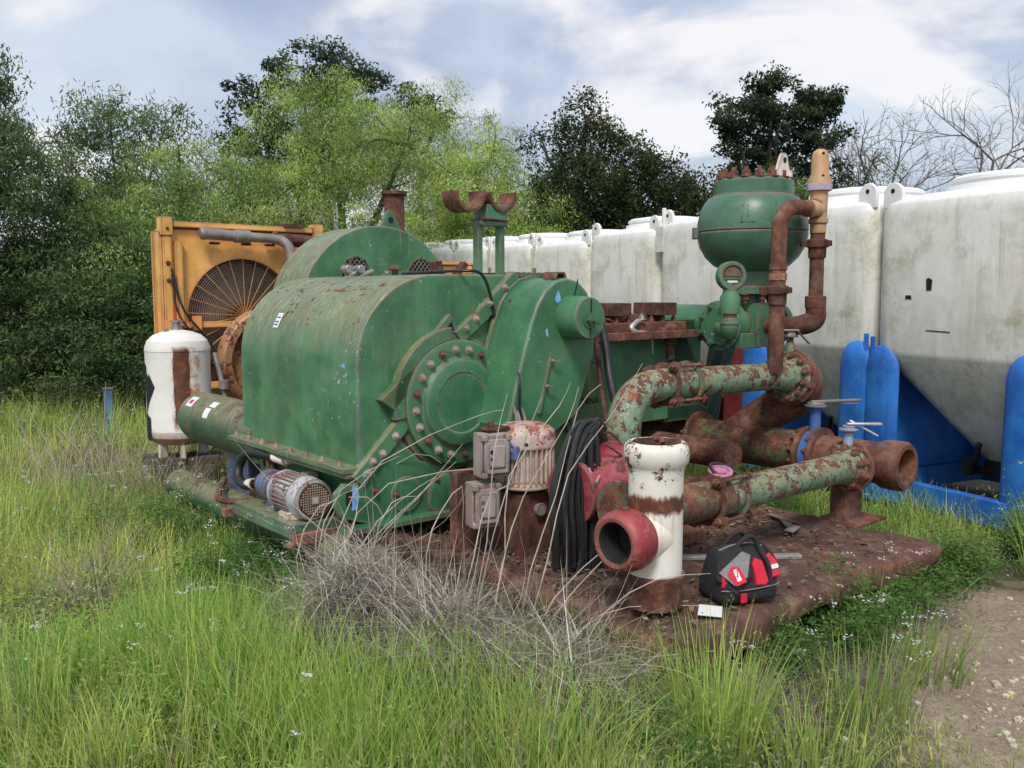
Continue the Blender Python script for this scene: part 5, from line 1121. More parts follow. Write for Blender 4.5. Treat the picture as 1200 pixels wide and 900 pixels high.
ends = stem_end(B, hh, ln, az_, 6, 4.0); Ps = []; Cs = []
for q in range(9):
    t = rng.random(N); c0 = ends[3]*(1-t[:, None])+ends[5]*t[:, None]+rng.normal(0, .006, (N, 3)); c0[:, 2] -= .008*rng.random(N)
    s = .007+.006*rng.random(N); a = rng.normal(0, .5, (N, 3)); a[:, 2] -= .8; a /= np.linalg.norm(a, axis=1)[:, None]; b = np.cross(a, rng.normal(0, 1, (N, 3))); b /= np.linalg.norm(b, axis=1)[:, None]
    Ps.append(np.stack([c0-a*s[:, None], c0+b*s[:, None]*.3, c0+a*s[:, None], c0-b*s[:, None]*.3], 1)); Cs.append(c*1.1)
tag(quads('seed_heads', 'grass', np.concatenate(Ps), np.concatenate(Cs)), 'pale green seed heads nodding over the grass', 'grass', kind='stuff')

X = np.concatenate([rng.uniform(-3.6, -.6, 330), rng.uniform(-7, -3, 160), rng.uniform(.8, 3.3, 200)]); Y = np.concatenate([rng.uniform(2.7, 6.5, 330), rng.uniform(7, 12, 160), rng.uniform(3.2, 5.2, 200)])
sk, tk_, gr, lx, ly = mask_pts(X, Y); kp = ~sk & ~tk_ & (gr > .75) & (fbm(X, Y, 1.4, 15) > -.15); X, Y = X[kp], Y[kp]; N = len(X); H0 = .22+.26*rng.random(N); Ps = []
for q in range(11):
    c0 = np.stack([X, Y, gz(X, Y)+H0], 1)+rng.normal(0, 1, (N, 3))*np.array([.014, .014, .005]); s = .0035+.0035*rng.random(N)
    a = rng.normal(0, 1, (N, 3)); a[:, 2] *= .4; a /= np.linalg.norm(a, axis=1)[:, None]; b = np.cross(a, rng.normal(0, .3, (N, 3))+np.array([0, 0, 1])); b /= np.linalg.norm(b, axis=1)[:, None]
    Ps.append(np.stack([c0-a*s[:, None], c0-b*s[:, None], c0+a*s[:, None], c0+b*s[:, None]], 1))
fl_ = quads('white_flowers', 'grass', np.concatenate(Ps), np.full((N*11, 3), .78)); tag(fl_, 'tiny white umbel flowers dotted over the meadow', 'flowers', kind='stuff')
B = np.stack([X, Y, gz(X, Y)], 1); c = pick((.10, .18, .05), (.18, .27, .08), rng.random(N)); tag(blades('flower_stems', 'grass', B, H0, np.full(N, .02), rng.random(N)*6, np.full(N, .003), c, 3, 1, c), 'thin green stems under the white flowers', 'flowers', kind='stuff')

# green grass tufts that stand out
def tuft(x, y, n, h, spread, label, ca=(.22, .40, .08), cb=(.62, .76, .20), name='grass_tuft', w=(.004, .008)):
    a = rng.random(n)*2*PI; r = spread*rng.random(n)**.7; B = np.stack([x+r*np.cos(a), y+r*np.sin(a), np.full(n, -.01)], 1)
    hh = h*(.45+.6*rng.random(n)); c = pick(ca, cb, rng.random(n)); o = blades(name, 'grass', B-np.array([x, y, 0]), hh, .07+.30*rng.random(n)**1.5, a+rng.normal(0, .5, n), w[0]+(w[1]-w[0])*rng.random(n), c*.8, 6, 2.2, c*1.2)
    o.location = (x, y, 0); tag(o, label, 'grass', 'tall green grass tufts'); return o
tuft(.74, 3.10, 420, .52, .17, 'tall bright green grass tuft at the near corner of the rusty deck')
tuft(3.05, 4.85, 300, .62, .16, 'tall green grass tuft at right, in front of blue stand leg')
tuft(2.55, 5.10, 130, .42, .14, 'sparse pale grass tuft beside the far deck corner', (.2, .25, .08), (.38, .40, .15))
tuft(1.75, 3.75, 150, .34, .22, 'thin grass clump at the left rim of the gravel patch', (.16, .28, .06), (.45, .55, .16))
tuft(1.35, 3.35, 170, .36, .20, 'sparse grass clump between bright tuft and gravel', (.16, .28, .06), (.45, .55, .16))
tuft(-.98, 4.25, 260, .36, .22, 'lush green grass clump against the near end of the skid tube', (.14, .30, .06), (.40, .58, .14))
tuft(-1.75, 5.3, 260, .36, .3, 'lush green grass clump below the little pump tray', (.14, .30, .06), (.40, .58, .14))
tuft(-2.6, 6.55, 260, .42, .3, 'tall grass clump in front of the white tank feet', (.20, .36, .08), (.60, .70, .20))
tuft(-3.05, 6.75, 260, .50, .3, 'tall grass clump left of the white tank feet', (.20, .36, .08), (.60, .70, .20))
tuft(-.55, 3.05, 420, .42, .28, 'long green grass clump at bottom centre of the meadow', (.22, .40, .08), (.62, .76, .20))
tuft(-1.4, 3.7, 420, .40, .34, 'yellow green grass clump left of centre in the meadow', (.22, .40, .08), (.62, .76, .20))
tuft(1.05, 2.95, 150, .30, .20, 'short green grass clump at the bottom edge beside the gravel')
tuft(1.55, 4.05, 160, .30, .12, 'yellowish grass tuft on the gravel edge right of green bush', (.2, .25, .06), (.38, .42, .12))

# leafy weeds (feathery bushes)
def bushweed(x, y, r, h, n, label, ca=(.05, .14, .03), cb=(.17, .32, .07), name='leafy_weed', s=(.008, .018)):
    root = empty(name, (x, y, 0), 0, label, 'weed', 'leafy weeds by the deck')
    ns = 26; m = MB(); ends = []
    rn = random.Random(int(x*100))
    for i in range(ns):
        a = rn.random()*2*PI; q = r*rn.random()**.6; hz = h*(.5+.5*rn.random())*(1-.4*(q/r)**2)
        p = [(q*.2*math.cos(a), q*.2*math.sin(a), 0), (q*.6*math.cos(a), q*.6*math.sin(a), hz*.55), (q*math.cos(a), q*math.sin(a), hz)]; m.tube(p, [.004, .003, .0015], 5, 3); ends.append(p)
    m.done('stem', plain('weed_stem', (.12, .17, .06), .7), root)
    E = np.array(ends); i = rng.integers(0, ns, n); t = rng.random(n)**.7; p0, p1, p2 = E[i, 0], E[i, 1], E[i, 2]; tt = t[:, None]
    c0 = (1-tt)**2*p0+2*tt*(1-tt)*p1+tt**2*p2 + rng.normal(0, 1, (n, 3))*np.array([.045, .045, .035])*(.4+tt); c0[:, 2] = np.abs(c0[:, 2])+.01
    a = rng.normal(0, 1, (n, 3)); a[:, 2] *= .5; a /= np.linalg.norm(a, axis=1)[:, None]; b = np.cross(a, rng.normal(0, 1, (n, 3))); b /= np.linalg.norm(b, axis=1)[:, None]
    sz = (s[0]+(s[1]-s[0])*rng.random(n))[:, None]; P = np.stack([c0-a*sz, c0+b*sz*.35, c0+a*sz, c0-b*sz*.35], 1)
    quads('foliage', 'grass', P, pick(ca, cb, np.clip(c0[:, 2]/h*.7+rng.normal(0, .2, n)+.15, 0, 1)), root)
    return root
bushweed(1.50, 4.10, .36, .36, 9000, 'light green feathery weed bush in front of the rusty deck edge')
bushweed(1.95, 4.40, .24, .28, 4500, 'green weed tight against the middle of the deck edge')
bushweed(2.55, 4.95, .22, .30, 3500, 'green weed at the far end of the deck edge', (.06, .16, .04), (.24, .38, .10))
bushweed(1.15, 3.72, .20, .28, 3500, 'small green weed growing between the bag and deck skirt')
bushweed(3.20, 5.35, .28, .45, 6000, 'leafy green weed at the foot of the blue stand leg', (.05, .15, .03), (.2, .36, .08))
bushweed(2.30, 4.75, .16, .20, 1800, 'small weed beside the far right deck corner')
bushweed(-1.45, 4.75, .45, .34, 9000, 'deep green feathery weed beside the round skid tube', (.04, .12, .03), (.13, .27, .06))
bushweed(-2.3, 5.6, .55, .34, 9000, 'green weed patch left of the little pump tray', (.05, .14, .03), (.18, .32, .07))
bushweed(.0, 3.35, .3, .26, 5000, 'green weed poking through dry grass before the pump', (.05, .15, .04), (.15, .30, .08))
bushweed(.4, 2.95, .34, .20, 5500, 'low green weed in the foreground below the deck corner', (.06, .16, .04), (.17, .32, .08))

# ------------------------------------------------------------------ dry grass
def straw(name, centers, n, L, lean, droop, w, label, ca=(.20, .17, .14), cb=(.46, .41, .33), azf=None, seg=8, z=0):
    k = len(centers); i = rng.integers(0, k, n); cc = np.array(centers)[i]
    B = np.stack([cc[:, 0]+rng.normal(0, cc[:, 2]), cc[:, 1]+rng.normal(0, cc[:, 2]*.7), z+.03*rng.random(n)], 1)
    Ls = L[0]+(L[1]-L[0])*rng.random(n)**1.3; az = rng.random(n)*2*PI if azf is None else azf[0]+rng.normal(0, azf[1], n)
    ln = lean[0]+(lean[1]-lean[0])*rng.random(n); c = pick(ca, cb, rng.random(n)**1.2)
    o = blades(name, 'straw', B, Ls, ln, az, w[0]+(w[1]-w[0])*rng.random(n), c, seg, droop, c)
    if label: tag(o, label, 'dry grass', kind='stuff')
    return o
mid = [PW(-.2, .0), PW(-.15, -.35), PW(-.05, -.7), PW(.0, -1.0), PW(.08, -1.3), PW(.14, -1.6)]
straw('dry_grass', [(p.x, p.y, .09) for p in mid], 1500, (.2, .62), (.2, 1.3), 2.0, (.0022, .0042), 'mass of long dead grass slumped against the pump skid')
def mound(n, L, w, label, name, hz=.42, wid=.145):
    t = rng.random(n)**.85; a = PW(-.22, -.42); b = PW(.08, -1.70)
    X = a.x+(b.x-a.x)*t+rng.normal(0, wid, n)-.12; Y = a.y+(b.y-a.y)*t+rng.normal(0, wid*.9, n)-.10
    dd = np.abs((X+.12-a.x-(b.x-a.x)*t)/wid); hh_ = hz*np.exp(-(dd/1.4)**2)*(.75+.45*np.sin(t*9+1)*np.cos(t*4)); Z = gz(X, Y)+np.maximum(hh_, .02)*rng.random(n)**.6
    az = np.where(rng.random(n) < .6, rng.normal(-.75, .6, n)+PI*(rng.random(n) < .4), rng.random(n)*2*PI)
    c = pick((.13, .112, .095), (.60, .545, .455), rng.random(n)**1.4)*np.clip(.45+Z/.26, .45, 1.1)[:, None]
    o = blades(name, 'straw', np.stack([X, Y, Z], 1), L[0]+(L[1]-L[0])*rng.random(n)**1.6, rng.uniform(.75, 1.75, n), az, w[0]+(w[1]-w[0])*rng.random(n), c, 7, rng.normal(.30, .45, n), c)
    tag(o, label, 'dry grass', kind='stuff')
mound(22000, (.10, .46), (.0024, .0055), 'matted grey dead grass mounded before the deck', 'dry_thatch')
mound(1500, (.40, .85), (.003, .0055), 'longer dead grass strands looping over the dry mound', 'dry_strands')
straw('dead_grass_mat', [(.95, 3.65, .20), (1.35, 3.75, .25), (.85, 3.35, .18), (1.9, 4.4, .2)], 3400, (.12, .45), (.9, 1.55), .4, (.0018, .0038), 'thin dead grass mat lying beside the gravel', (.14, .12, .10), (.38, .33, .26))
straw('dry_grass_patch', [(-3.0, 7.0, .35), (-2.5, 6.7, .3), (-3.6, 7.6, .4), (-4.2, 8.5, .5), (-2.1, 4.4, .12), (-2.6, 6.6, .25), (-3.1, 6.7, .25)], 5200, (.2, .7), (.3, 1.3), 1.5, (.003, .006), 'dead straw round the foot of white tank', (.2, .16, .12), (.44, .38, .30))
straw('dry_blades', [(-1.5, 3.4, .8), (-2.4, 4.6, .9), (0, 3.0, .8), (-.7, 3.8, .6)], 1500, (.15, .5), (.3, 1.4), 1.2, (.002, .0035), 'scattered dry blades among the green meadow grass', (.26, .22, .13), (.5, .44, .3))
# the long arching canes that stand clear in front of the face
m = MB(); canes = [
 [(-.18, -.25, .10), (-.20, -.2, .45), (-.02, -.25, .75), (.35, -.4, .92), (.42, -.45, .93)],
 [(-.10, -.5, .05), (-.12, -.45, .45), (.10, -.45, .68), (.30, -.5, .78)],
 [(-.22, -.35, .05), (-.15, -.4, .4), (.12, -.5, .66), (.42, -.6, .90)],
 [(.10, -.85, .05), (.22, -.85, .5), (.36, -.8, .85), (.52, -.75, 1.12)],
 [(.12, -.95, .05), (.20, -.95, .42), (.30, -.9, .72), (.62, -.8, 1.02), (.70, -.78, 1.10)],
 [(-.3, -.1, .02), (-.32, -.05, .4), (-.15, -.05, .62), (.10, -.15, .70), (.22, -.2, .66)],
 [(.15, -1.1, .05), (.3, -1.1, .4), (.52, -1.05, .72), (.80, -1.0, .98), (1.02, -1.0, 1.12)],
 [(.05, -1.2, .03), (.18, -1.25, .3), (.42, -1.25, .5), (.72, -1.2, .62)],
 [(-.05, -.8, .03), (.0, -.8, .5), (.12, -.75, .74), (.3, -.7, .8), (.40, -.7, .70)],
 [(-.35, -.3, .02), (-.42, -.25, .35), (-.30, -.25, .62), (-.05, -.3, .76)],
 [(.2, -1.4, .05), (.25, -1.5, .35), (.45, -1.65, .44), (.8, -1.72, .43)],
 [(.0, -1.5, .05), (-.1, -1.6, .2), (.15, -1.85, .26), (.5, -2.0, .22)]]
rn = random.Random(5)
for cpts in canes:
    for q in range(2):
        j = lambda s: rn.uniform(-s, s)
        ox, oy, oz, sc_ = j(.16), j(.10), j(.13), 1+j(.35)
        m.tube([(a*sc_+ox*(k_/3+.3)+j(.03), b+oy+j(.03), max(.02, c*(1+j(.05))+oz*(k_/3)+j(.035))) for k_, (a, b, c) in enumerate(cpts)], [.0036, .0030, .0024, .0012], 5, 2)
ca_ = m.done('dry_canes', plain('bleached_cane', (.42, .38, .31), .8, 0, .35, 6)); ca_.location = O; ca_.rotation_euler = (0, 0, TH); tag(ca_, 'long bleached dry canes arching in front of green crankcase', 'dry canes', kind='stuff')
# dry twigs standing by the white tank
m = MB()
for k_ in range(9):
    x, y = rn.uniform(-.5, .3), rn.uniform(-.3, .2); m.tube([(x, y, 0), (x+rn.uniform(-.1, .1), y, .35), (x+rn.uniform(-.25, .2), y, rn.uniform(.6, 1.0))], [.008, .006, .002], 5, 4)
tw = m.done('dry_stalks', plain('dry_stalk', (.36, .31, .25), .8)); tw.location = (-3.15, 6.95, 0); tag(tw, 'bare dry stalks standing left of the white tank', 'dry stalks')

# pebbles and litter
def pebbles(name, n, fx, fy, smin, smax, label, mat='stone', z0=0):
    m = MB(); rn = random.Random(n)
    for i in range(n):
        x, y = fx(rn), fy(rn); s = smin+(smax-smin)*rn.random()**5
        bmesh.ops.create_icosphere(m.bm, subdivisions=1, radius=s, matrix=Matrix.Translation((x, y, z0+float(gz(x, y))*(z0 == 0)+s*.2)) @ Matrix.Rotation(rn.random()*6, 4, 'Z') @ Matrix.Diagonal((1, .6+.4*rn.random(), .5+.3*rn.random(), 1)))
    o = m.done(name, mat, ang=20); tag(o, label, 'gravel', kind='stuff')
pebbles('gravel', 1500, lambda r: r.gauss(2.1, .75), lambda r: r.gauss(3.5, .65), .003, .024, 'pale pebbles strewn over the bare soil at lower right')
def litter(name, n, label):
    lx = .32+2.0*rng.random(n); ly = -1.85+1.9*rng.random(n)**1.0; q = rng.random(n) < .5; ly[q] = -1.2+.9*rng.random(q.sum())
    X = O.x+lx*math.cos(TH)-ly*math.sin(TH); Y = O.y+lx*math.sin(TH)+ly*math.cos(TH); Z = .332+.012*rng.random(n)
    a = rng.normal(0, 1, (n, 3)); a[:, 2] *= .15; a /= np.linalg.norm(a, axis=1)[:, None]; b = np.cross(a, np.array([0, 0, 1.])+rng.normal(0, .3, (n, 3))); b /= np.linalg.norm(b, axis=1)[:, None]
    s = (.004+.02*rng.random(n)**2)[:, None]; wd = np.where(rng.random(n) < .5, .12, .5)[:, None]; c0 = np.stack([X, Y, Z], 1)
    P = np.stack([c0-a*s, c0+b*s*wd, c0+a*s, c0-b*s*wd], 1); o = quads(name, 'straw', P, pick((.05, .03, .02), (.30, .24, .17), rng.random(n)**1.5)); tag(o, label, 'litter', kind='stuff')
litter('leaf_litter', 6500, 'dead leaves and rust flakes scattered on the deck')
m = MB()
for i in range(3): m.box((.1*i, .06*i, 0), (.14+.03*i, .05, .006), Matrix.Rotation(.5*i, 3, 'Z') @ Matrix.Rotation(.12, 3, 'X'))
sc_ = m.done('rust_flake', 'grey_case'); sc_.location = PW(1.98, -1.30, .345); sc_.rotation_euler = (0, 0, 1); tag(sc_, 'pale scale flakes lying on deck before the support bracket', 'flakes')

# ------------------------------------------------------------------ trees
def leafcloud(centers, rad, per, size, ca, cb, droop=0, asp=.4, flat=.7):
    k = len(centers); C0 = np.array(centers); n = k*per; i = np.repeat(np.arange(k), per)
    g = rng.normal(0, 1, (n, 3)); g /= np.maximum(np.linalg.norm(g, axis=1)[:, None], .3); g *= (rng.random(n)**.55)[:, None]; g[:, 2] *= flat
    rr = (np.array(rad)[i] if np.ndim(rad) else np.full(n, rad))[:, None]
    c0 = C0[i]+g*rr
    if droop: c0[:, 2] -= droop*rr[:, 0]*rng.random(n)**2
    a = rng.normal(0, 1, (n, 3)); a[:, 2] -= droop*1.6; a /= np.linalg.norm(a, axis=1)[:, None]; b = np.cross(a, rng.normal(0, 1, (n, 3))); b /= np.linalg.norm(b, axis=1)[:, None]
    s = (size[0]+(size[1]-size[0])*rng.random(n))[:, None]; P = np.stack([c0-a*s, c0+b*s*asp, c0+a*s, c0-b*s*asp], 1)
    tc_ = rng.normal(0, .27, k)[i]; t = np.clip(.42+tc_+.42*g[:, 2]/flat+rng.normal(0, .15, n), 0, 1)  # shade painted in: leaves lighter at the top of each clump, darker below
    return P, pick(ca, cb, t)
def tree(name, label, X, Y, blobs, nclump, per, crad, lsize, ca, cb, trunk_r=.14, trunk_h=1.4, droop=0, asp=.4, bark='bark', group='trees behind the pump', seed=0, gapf=.0, flat=.7, forks=5):
    """blobs: crown lobes (dx, dy, z, rx, rz) round the trunk at X, Y"""
    rn = random.Random(seed*17+3); root = empty(name, (X, Y, 0), 0, label, 'tree', group)
    wts = [b[3]**2*b[4] for b in blobs]; cs = []; rads = []
    while len(cs) < nclump:
        b = rn.choices(blobs, wts)[0]; v = Vector((rn.gauss(0, 1), rn.gauss(0, 1), rn.gauss(0, 1))).normalized()*(rn.random()**.38)
        p = Vector((b[0]+v.x*b[3], b[1]+v.y*b[3]*.9, b[2]+v.z*b[4]))
        if p.z < .25: p.z = .25+rn.random()*.4
        cs.append(tuple(p)); rads.append(crad*rn.uniform(.6, 1.3))
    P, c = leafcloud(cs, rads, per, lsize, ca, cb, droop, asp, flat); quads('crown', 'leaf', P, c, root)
    m = MB(); top = Vector((rn.uniform(-.2, .2), rn.uniform(-.2, .2), trunk_h)); m.tube([(0, 0, -.1), (rn.uniform(-.1, .1), 0, trunk_h*.5), tuple(top)], [trunk_r, trunk_r*.85, trunk_r*.7], 10, 4)
    subs = rn.sample(cs, min(len(cs), 46)); mains = []
    for b in blobs[:8]:
        e = Vector((b[0], b[1], b[2]+b[4]*.2)); md = top.lerp(e, .5)+Vector((rn.uniform(-.3, .3), rn.uniform(-.3, .3), rn.uniform(.0, .3))); m.tube([tuple(top), tuple(md), tuple(e)], [trunk_r*.6, trunk_r*.4, trunk_r*.2], 8, 4); mains += [md, e, top.lerp(md, .5), md.lerp(e, .5)]
    for s in subs:
        s = Vector(s); b = min(mains, key=lambda q: (q-s).length); md = b.lerp(s, .55)+Vector((rn.uniform(-.15, .15), rn.uniform(-.15, .15), rn.uniform(-.05, .2))); m.tube([tuple(b), tuple(md), tuple(s)], [trunk_r*.18, trunk_r*.11, trunk_r*.04], 5, 3)
    m.done('trunk', bark, root); return root
MESQ = ((.11, .20, .045), (.56, .70, .20)); DARK = ((.012, .030, .012), (.055, .095, .028)); OAK = ((.018, .035, .020), (.075, .11, .05)); OLIVE = ((.06, .11, .04), (.22, .31, .12)); THICK = ((.014, .045, .015), (.12, .22, .06)); CEDAR = ((.018, .035, .012), (.085, .11, .035))
# bright feathery mesquites in the middle
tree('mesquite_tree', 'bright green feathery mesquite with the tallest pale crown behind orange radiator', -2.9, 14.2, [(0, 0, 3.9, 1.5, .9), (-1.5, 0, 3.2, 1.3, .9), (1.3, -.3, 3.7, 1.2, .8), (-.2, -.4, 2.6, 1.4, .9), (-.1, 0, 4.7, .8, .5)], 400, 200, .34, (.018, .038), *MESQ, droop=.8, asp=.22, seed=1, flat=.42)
tree('mesquite_tree', 'bright green spreading mesquite behind and left of orange radiator', -4.9, 13.5, [(0, 0, 2.9, 1.5, .9), (-1.3, .2, 2.3, 1.2, .9), (1.2, 0, 2.6, 1.3, 1.0), (.2, -.5, 1.7, 1.5, .9)], 380, 190, .34, (.018, .038), (.09, .17, .045), (.46, .62, .18), droop=.8, asp=.22, seed=2, flat=.42)
tree('mesquite_tree', 'light green mesquite lobe behind the cradle stand', .42, 16.4, [(0, 0, 2.95, 1.05, .65), (-1.1, .2, 3.5, 1.1, .8), (-.3, 0, 2.2, 1.3, .8), (-1.5, .3, 2.6, 1.1, .9)], 420, 200, .32, (.02, .042), (.15, .26, .05), (.62, .78, .22), droop=.8, asp=.22, seed=3, flat=.45)
tree('mesquite_tree', 'pale green mesquite rising above the half round guard', -1.5, 18.0, [(0, 0, 4.9, 1.4, .9), (1.1, 0, 4.1, 1.1, 1.0), (-1.3, 0, 4.5, 1.2, 1.0), (0, 0, 3.3, 1.7, 1.0)], 330, 180, .34, (.02, .04), *MESQ, droop=.8, asp=.22, seed=4, flat=.42)
# dark oaks showing above
tree('oak_tree', 'dark oak crown rising above mesquites left of centre', -4.4, 19.5, [(0, 0, 6.2, 1.1, .85), (-1.0, 0, 5.6, .8, .7), (1.1, 0, 6.0, .9, .7), (2.3, 0, 5.4, .8, .6), (0, 0, 4.6, 1.8, 1.0)], 210, 110, .28, (.035, .065), *OAK, trunk_r=.10, trunk_h=3.6, seed=5)
tree('oak_tree', 'dark oak crown above the dampener, before the pale sky', 5.2, 18.0, [(0, 0, 4.8, 1.2, .9), (-.9, 0, 4.9, .7, .6), (.9, 0, 5.1, .6, .7), (.1, 0, 3.7, 1.2, .9), (-.1, 0, 5.6, .5, .4)], 190, 120, .28, (.035, .065), *OAK, trunk_r=.11, trunk_h=2.6, seed=6)
tree('juniper_tree', 'dark olive juniper with a pointed crown behind the white tanks', 1.55, 16.6, [(0, 0, 3.5, 1.25, 1.1), (-.2, 0, 4.6, .8, .6), (-.9, 0, 3.9, .7, .8), (.9, 0, 3.3, .9, 1.0), (.2, 0, 2.3, 1.6, .9)], 420, 120, .28, (.025, .05), *CEDAR, trunk_r=.18, trunk_h=2.0, seed=7, flat=1.1)
tree('juniper_tree', 'dark juniper shoulder between pointed juniper and the dampener', 3.35, 16.8, [(0, 0, 3.0, .8, .9), (-.6, 0, 2.4, 1.0, .9), (.7, 0, 2.2, .8, .7)], 230, 110, .28, (.025, .05), *CEDAR, trunk_r=.14, trunk_h=1.4, seed=8, flat=1.1)
tree('young_oak', 'light green young tree just behind the dampener top', 4.25, 14.5, [(0, 0, 3.0, .7, .5), (.3, 0, 2.5, .9, .5)], 110, 90, .28, (.03, .05), (.06, .13, .03), (.22, .34, .08), trunk_r=.08, seed=9)
tree('green_shrub', 'mid green shrub under bare branches right of the relief valve', 6.2, 15.5, [(0, 0, 2.6, .8, .7), (.9, 0, 2.4, .7, .6), (-.6, .2, 2.7, .6, .6)], 170, 90, .30, (.03, .055), (.035, .09, .02), (.14, .24, .06), trunk_r=.08, seed=10)
tree('elm_tree', 'pale thin leafed tree beside dark oak at right', 6.9, 17.5, [(0, 0, 4.0, .8, .5), (-.6, 0, 3.5, .7, .5), (.5, .1, 3.3, .7, .5)], 60, 60, .34, (.022, .042), (.10, .13, .06), (.28, .33, .16), trunk_r=.06, trunk_h=1.8, droop=.5, asp=.25, seed=14)
tree('green_shrub', 'small dark shrub behind the nearest tank lid', 8.2, 16.0, [(0, 0, 2.4, .8, .6), (1.2, 0, 2.4, .9, .6)], 110, 80, .30, (.03, .055), (.03, .07, .02), (.11, .18, .05), trunk_r=.08, seed=11)
# left: airy olive trees over a dark thicket
tree('elm_tree', 'tall airy olive green tree at the left picture edge', -7.6, 12.5, [(0, 0, 4.5, .8, .8), (-.6, 0, 5.3, .6, .6), (.4, 0, 3.4, 1.0, .9), (-.9, 0, 3.6, .9, .9)], 260, 120, .32, (.03, .055), *OLIVE, droop=.6, asp=.25, trunk_r=.06, seed=12)
tree('elm_tree', 'thin airy tree with bare twigs against the sky at left', -6.4, 14.6, [(0, 0, 4.3, .8, .5), (-.9, 0, 4.0, .6, .5), (.9, 0, 4.2, .6, .6), (0, 0, 3.3, 1.4, .8)], 200, 90, .34, (.03, .055), *OLIVE, droop=.6, asp=.25, trunk_r=.055, trunk_h=2.0, seed=13)
for q, (x, y, rz_, rx, lab) in enumerate(((-8.6, 12.6, 1.7, 1.3, 'dark thicket bush at the far left edge'), (-7.1, 13.0, 1.6, 1.3, 'dark thicket bush behind the short blue post'), (-5.8, 12.6, 1.5, 1.2, 'dark thicket bush left of the white tank'), (-4.7, 12.2, 1.2, 1.0, 'dark thicket bush directly behind the white tank'), (-6.6, 14.2, 2.1, 1.4, 'tall dark thicket bush filling the left background'), (-9.6, 14.5, 2.1, 1.6, 'tall dark thicket bush in the left corner'))):
    tree('thicket_bush', lab, x, y, [(0, 0, rz_*.75, rx, rz_*.75), (.5, .3, rz_*1.3, rx*.8, rz_*.5), (-.5, .1, rz_*1.2, rx*.8, rz_*.5), (.2, -.5, .6, rx*.9, .6)], 230, 150, .34, (.016, .048), ((.010, .034, .012), (.016, .045, .014), (.03, .06, .02))[q % 3], ((.10, .19, .05), (.15, .24, .07), (.19, .27, .10))[q % 3], trunk_r=.06, trunk_h=.8, flat=.55, droop=.3, asp=.3, group='dark bushes of the left thicket', seed=20+q)
# bare dead trees at right
def deadtree(label, X, Y, H, lean, seed, ln0=1.9):
    rn = random.Random(seed); m = MB()
    def br(p, d, L, r, dep):
        q = [p]; dd = d.copy()
        for i in range(4):
            dd = (dd+Vector((rn.gauss(0, .10), rn.gauss(0, .10), rn.gauss(.02, .08)))).normalized(); q.append(q[-1]+dd*L/4)
        m.tube([tuple(a) for a in q], [r, r*.9, r*.8, r*.72, r*.62], 6 if dep < 3 else 4)
        if dep >= 7: return
        n = 2 if dep in (0, 6) else 3
        for i in range(n):
            k = q[-1] if i < 2 else q[rn.choice((2, 3))]
            nd = (dd+Vector((rn.gauss(0, .55), rn.gauss(0, .4), rn.gauss(.05, .40)))).normalized(); br(k, nd, L*rn.uniform(.60, .84), r*.60, dep+1)
    br(Vector((0, 0, -.1)), Vector(lean).normalized(), H, .10, 0)
    o = m.done('dead_tree', 'bark_grey'); o.location = (X, Y, 0); tag(o, label, 'tree', 'bare dead trees'); return o
deadtree('bare grey dead tree leaning right over the nearest tank lid', 7.9, 17.3, 1.8, (.20, 0, 1), 41)
deadtree('bare dead tree with upright twigs left of the leaning one', 7.4, 18.5, 1.55, (-.05, 0, 1), 52)
deadtree('thin bare tree beside the dark oak at right', 6.3, 17.0, 1.4, (-.05, 0, 1), 63)
deadtree('bare dead tree at far right with low spreading limb', 9.8, 18.0, 1.25, (.3, 0, .9), 74)
# far woods behind everything
k = 900; X = rng.uniform(-26, 26, k); Y = rng.uniform(21, 27, k); Z = rng.uniform(.2, 3.4, k)*np.clip(1-.012*np.abs(X), .5, 1)
Z = np.where(X > 4.5, Z*.70, Z)
P, c = leafcloud(np.stack([X, Y, Z], 1), .8, 60, (.07, .13), (.012, .03, .010), (.06, .10, .03)); tag(quads('far_woods', 'leaf', P, c), 'dark woods closing off the far background', 'woods', kind='stuff')

# ------------------------------------------------------------------ sky, sun, camera
w = bpy.data.worlds.new('World'); scene.world = w; w.use_nodes = True; nt = w.node_tree; nt.nodes.clear()
SE, SR = math.radians(52), math.radians(190)
out = nt.nodes.new('ShaderNodeOutputWorld'); bg = nt.nodes.new('ShaderNodeBackground'); sky = nt.nodes.new('ShaderNodeTexSky'); sky.sky_type = 'NISHITA'; sky.sun_disc = False; sky.sun_elevation = SE; sky.sun_rotation = SR; sky.air_density = 1.2; sky.dust_density = 2.5
tc = nt.nodes.new('ShaderNodeTexCoord'); sp = nt.nodes.new('ShaderNodeSeparateXYZ'); nt.links.new(tc.outputs['Generated'], sp.inputs[0])
def mth(op, a, b, clamp=False):
    x = nt.nodes.new('ShaderNodeMath'); x.operation = op; x.use_clamp = clamp
    for i, v in ((0, a), (1, b)):
        if isinstance(v, (int, float)): x.inputs[i].default_value = v
        else: nt.links.new(v, x.inputs[i])
    return x.outputs[0]
zc = mth('ADD', mth('MAXIMUM', sp.outputs['Z'], 0), .22)
cb_ = nt.nodes.new('ShaderNodeCombineXYZ'); nt.links.new(mth('DIVIDE', sp.outputs['X'], zc), cb_.inputs[0]); nt.links.new(mth('DIVIDE', sp.outputs['Y'], zc), cb_.inputs[1])
def wn(scale, det, off, dist=.3):
    mp = nt.nodes.new('ShaderNodeMapping'); mp.inputs['Location'].default_value = off; nt.links.new(cb_.outputs[0], mp.inputs[0])
    n = nt.nodes.new('ShaderNodeTexNoise'); n.inputs['Scale'].default_value = scale; n.inputs['Detail'].default_value = det; n.inputs['Roughness'].default_value = .52; n.inputs['Distortion'].default_value = dist; nt.links.new(mp.outputs[0], n.inputs['Vector']); return n.outputs['Fac']
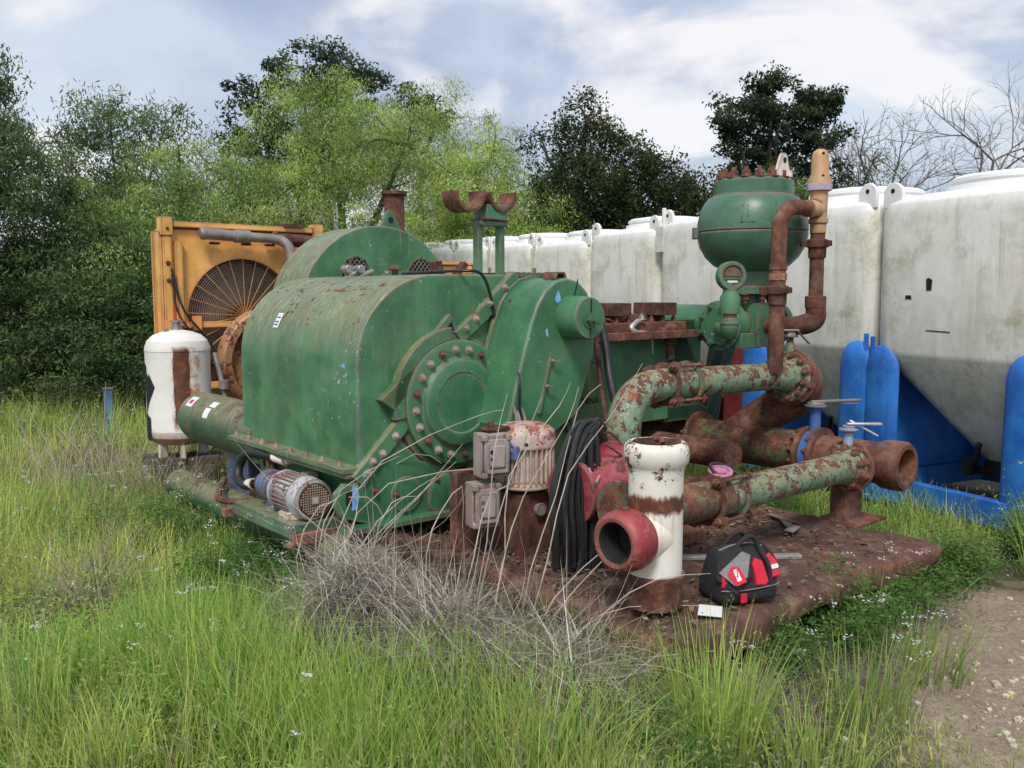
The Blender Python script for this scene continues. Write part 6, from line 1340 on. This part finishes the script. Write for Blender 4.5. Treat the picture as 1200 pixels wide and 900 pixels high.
def wr(f, a, b, ca=(0, 0, 0, 1), cbb=(1, 1, 1, 1)):
    r = nt.nodes.new('ShaderNodeValToRGB'); r.color_ramp.interpolation = 'EASE'; r.color_ramp.elements[0].position = a; r.color_ramp.elements[1].position = b; r.color_ramp.elements[0].color = ca; r.color_ramp.elements[1].color = cbb; nt.links.new(f, r.inputs[0]); return r.outputs[0]
def wm(f, a, b):
    x = nt.nodes.new('ShaderNodeMix'); x.data_type = 'RGBA'; nt.links.new(f, x.inputs[0]) if not isinstance(f, (int, float)) else setattr(x.inputs[0], 'default_value', f)
    for i, v in ((6, a), (7, b)):
        if isinstance(v, tuple): x.inputs[i].default_value = v
        else: nt.links.new(v, x.inputs[i])
    return x.outputs[2]
S = .15
# cloud colours are given in the sky's own units (divided by the background strength)
cl_dark = tuple(v/S for v in (.43, .51, .68))+(1,); cl_mid = tuple(v/S for v in (.70, .78, .91))+(1,); cl_lit = tuple(v/S for v in (1.05, 1.01, 1.02))+(1,)
veil = wm(wr(wn(.9, 6, (3.1, 1.2, 0)), .40, .60), cl_dark, cl_mid)
lit = wr(wn(1.5, 8, (1.7, 2.9, 0), .5), .47, .62)
low = wr(sp.outputs['Z'], .0, .30, (1, 1, 1, 1), (0, 0, 0, 1))
c_ = wm(mth('MULTIPLY', lit, 1.0), veil, cl_lit); c_ = wm(mth('MULTIPLY', low, .42), c_, tuple(v/S for v in (.84, .92, 1.0))+(1,))
fin = wm(.82, sky.outputs[0], c_)
nt.links.new(fin, bg.inputs[0]); bg.inputs[1].default_value = S; nt.links.new(bg.outputs[0], out.inputs[0])
sl = bpy.data.lights.new('sun', 'SUN'); sl.energy = 2.7; sl.angle = math.radians(14); sl.color = (1, .955, .88); so = bpy.data.objects.new('sun', sl); col.objects.link(so)
# sun towards: behind the camera, to its right
sd = Vector((math.sin(SR)*math.cos(SE), math.cos(SR)*math.cos(SE), math.sin(SE)))
so.rotation_euler = sd.to_track_quat('Z', 'Y').to_euler(); so.location = (4, -6, 12)
cam = bpy.data.cameras.new('camera'); co = bpy.data.objects.new('camera', cam); col.objects.link(co); cam.sensor_width = 36; cam.lens = 36*1050/1200; cam.clip_end = 1500
co.location = (0, 0, 1.65); co.rotation_euler = (PI/2-math.atan(108/1050), 0, 0); scene.camera = co
scene.view_settings.view_transform = 'Standard'; scene.view_settings.look = 'None'; scene.view_settings.exposure = 0; scene.view_settings.gamma = 1
scene.cycles.max_bounces = 6; scene.cycles.transparent_max_bounces = 8; scene.cycles.use_denoising = True
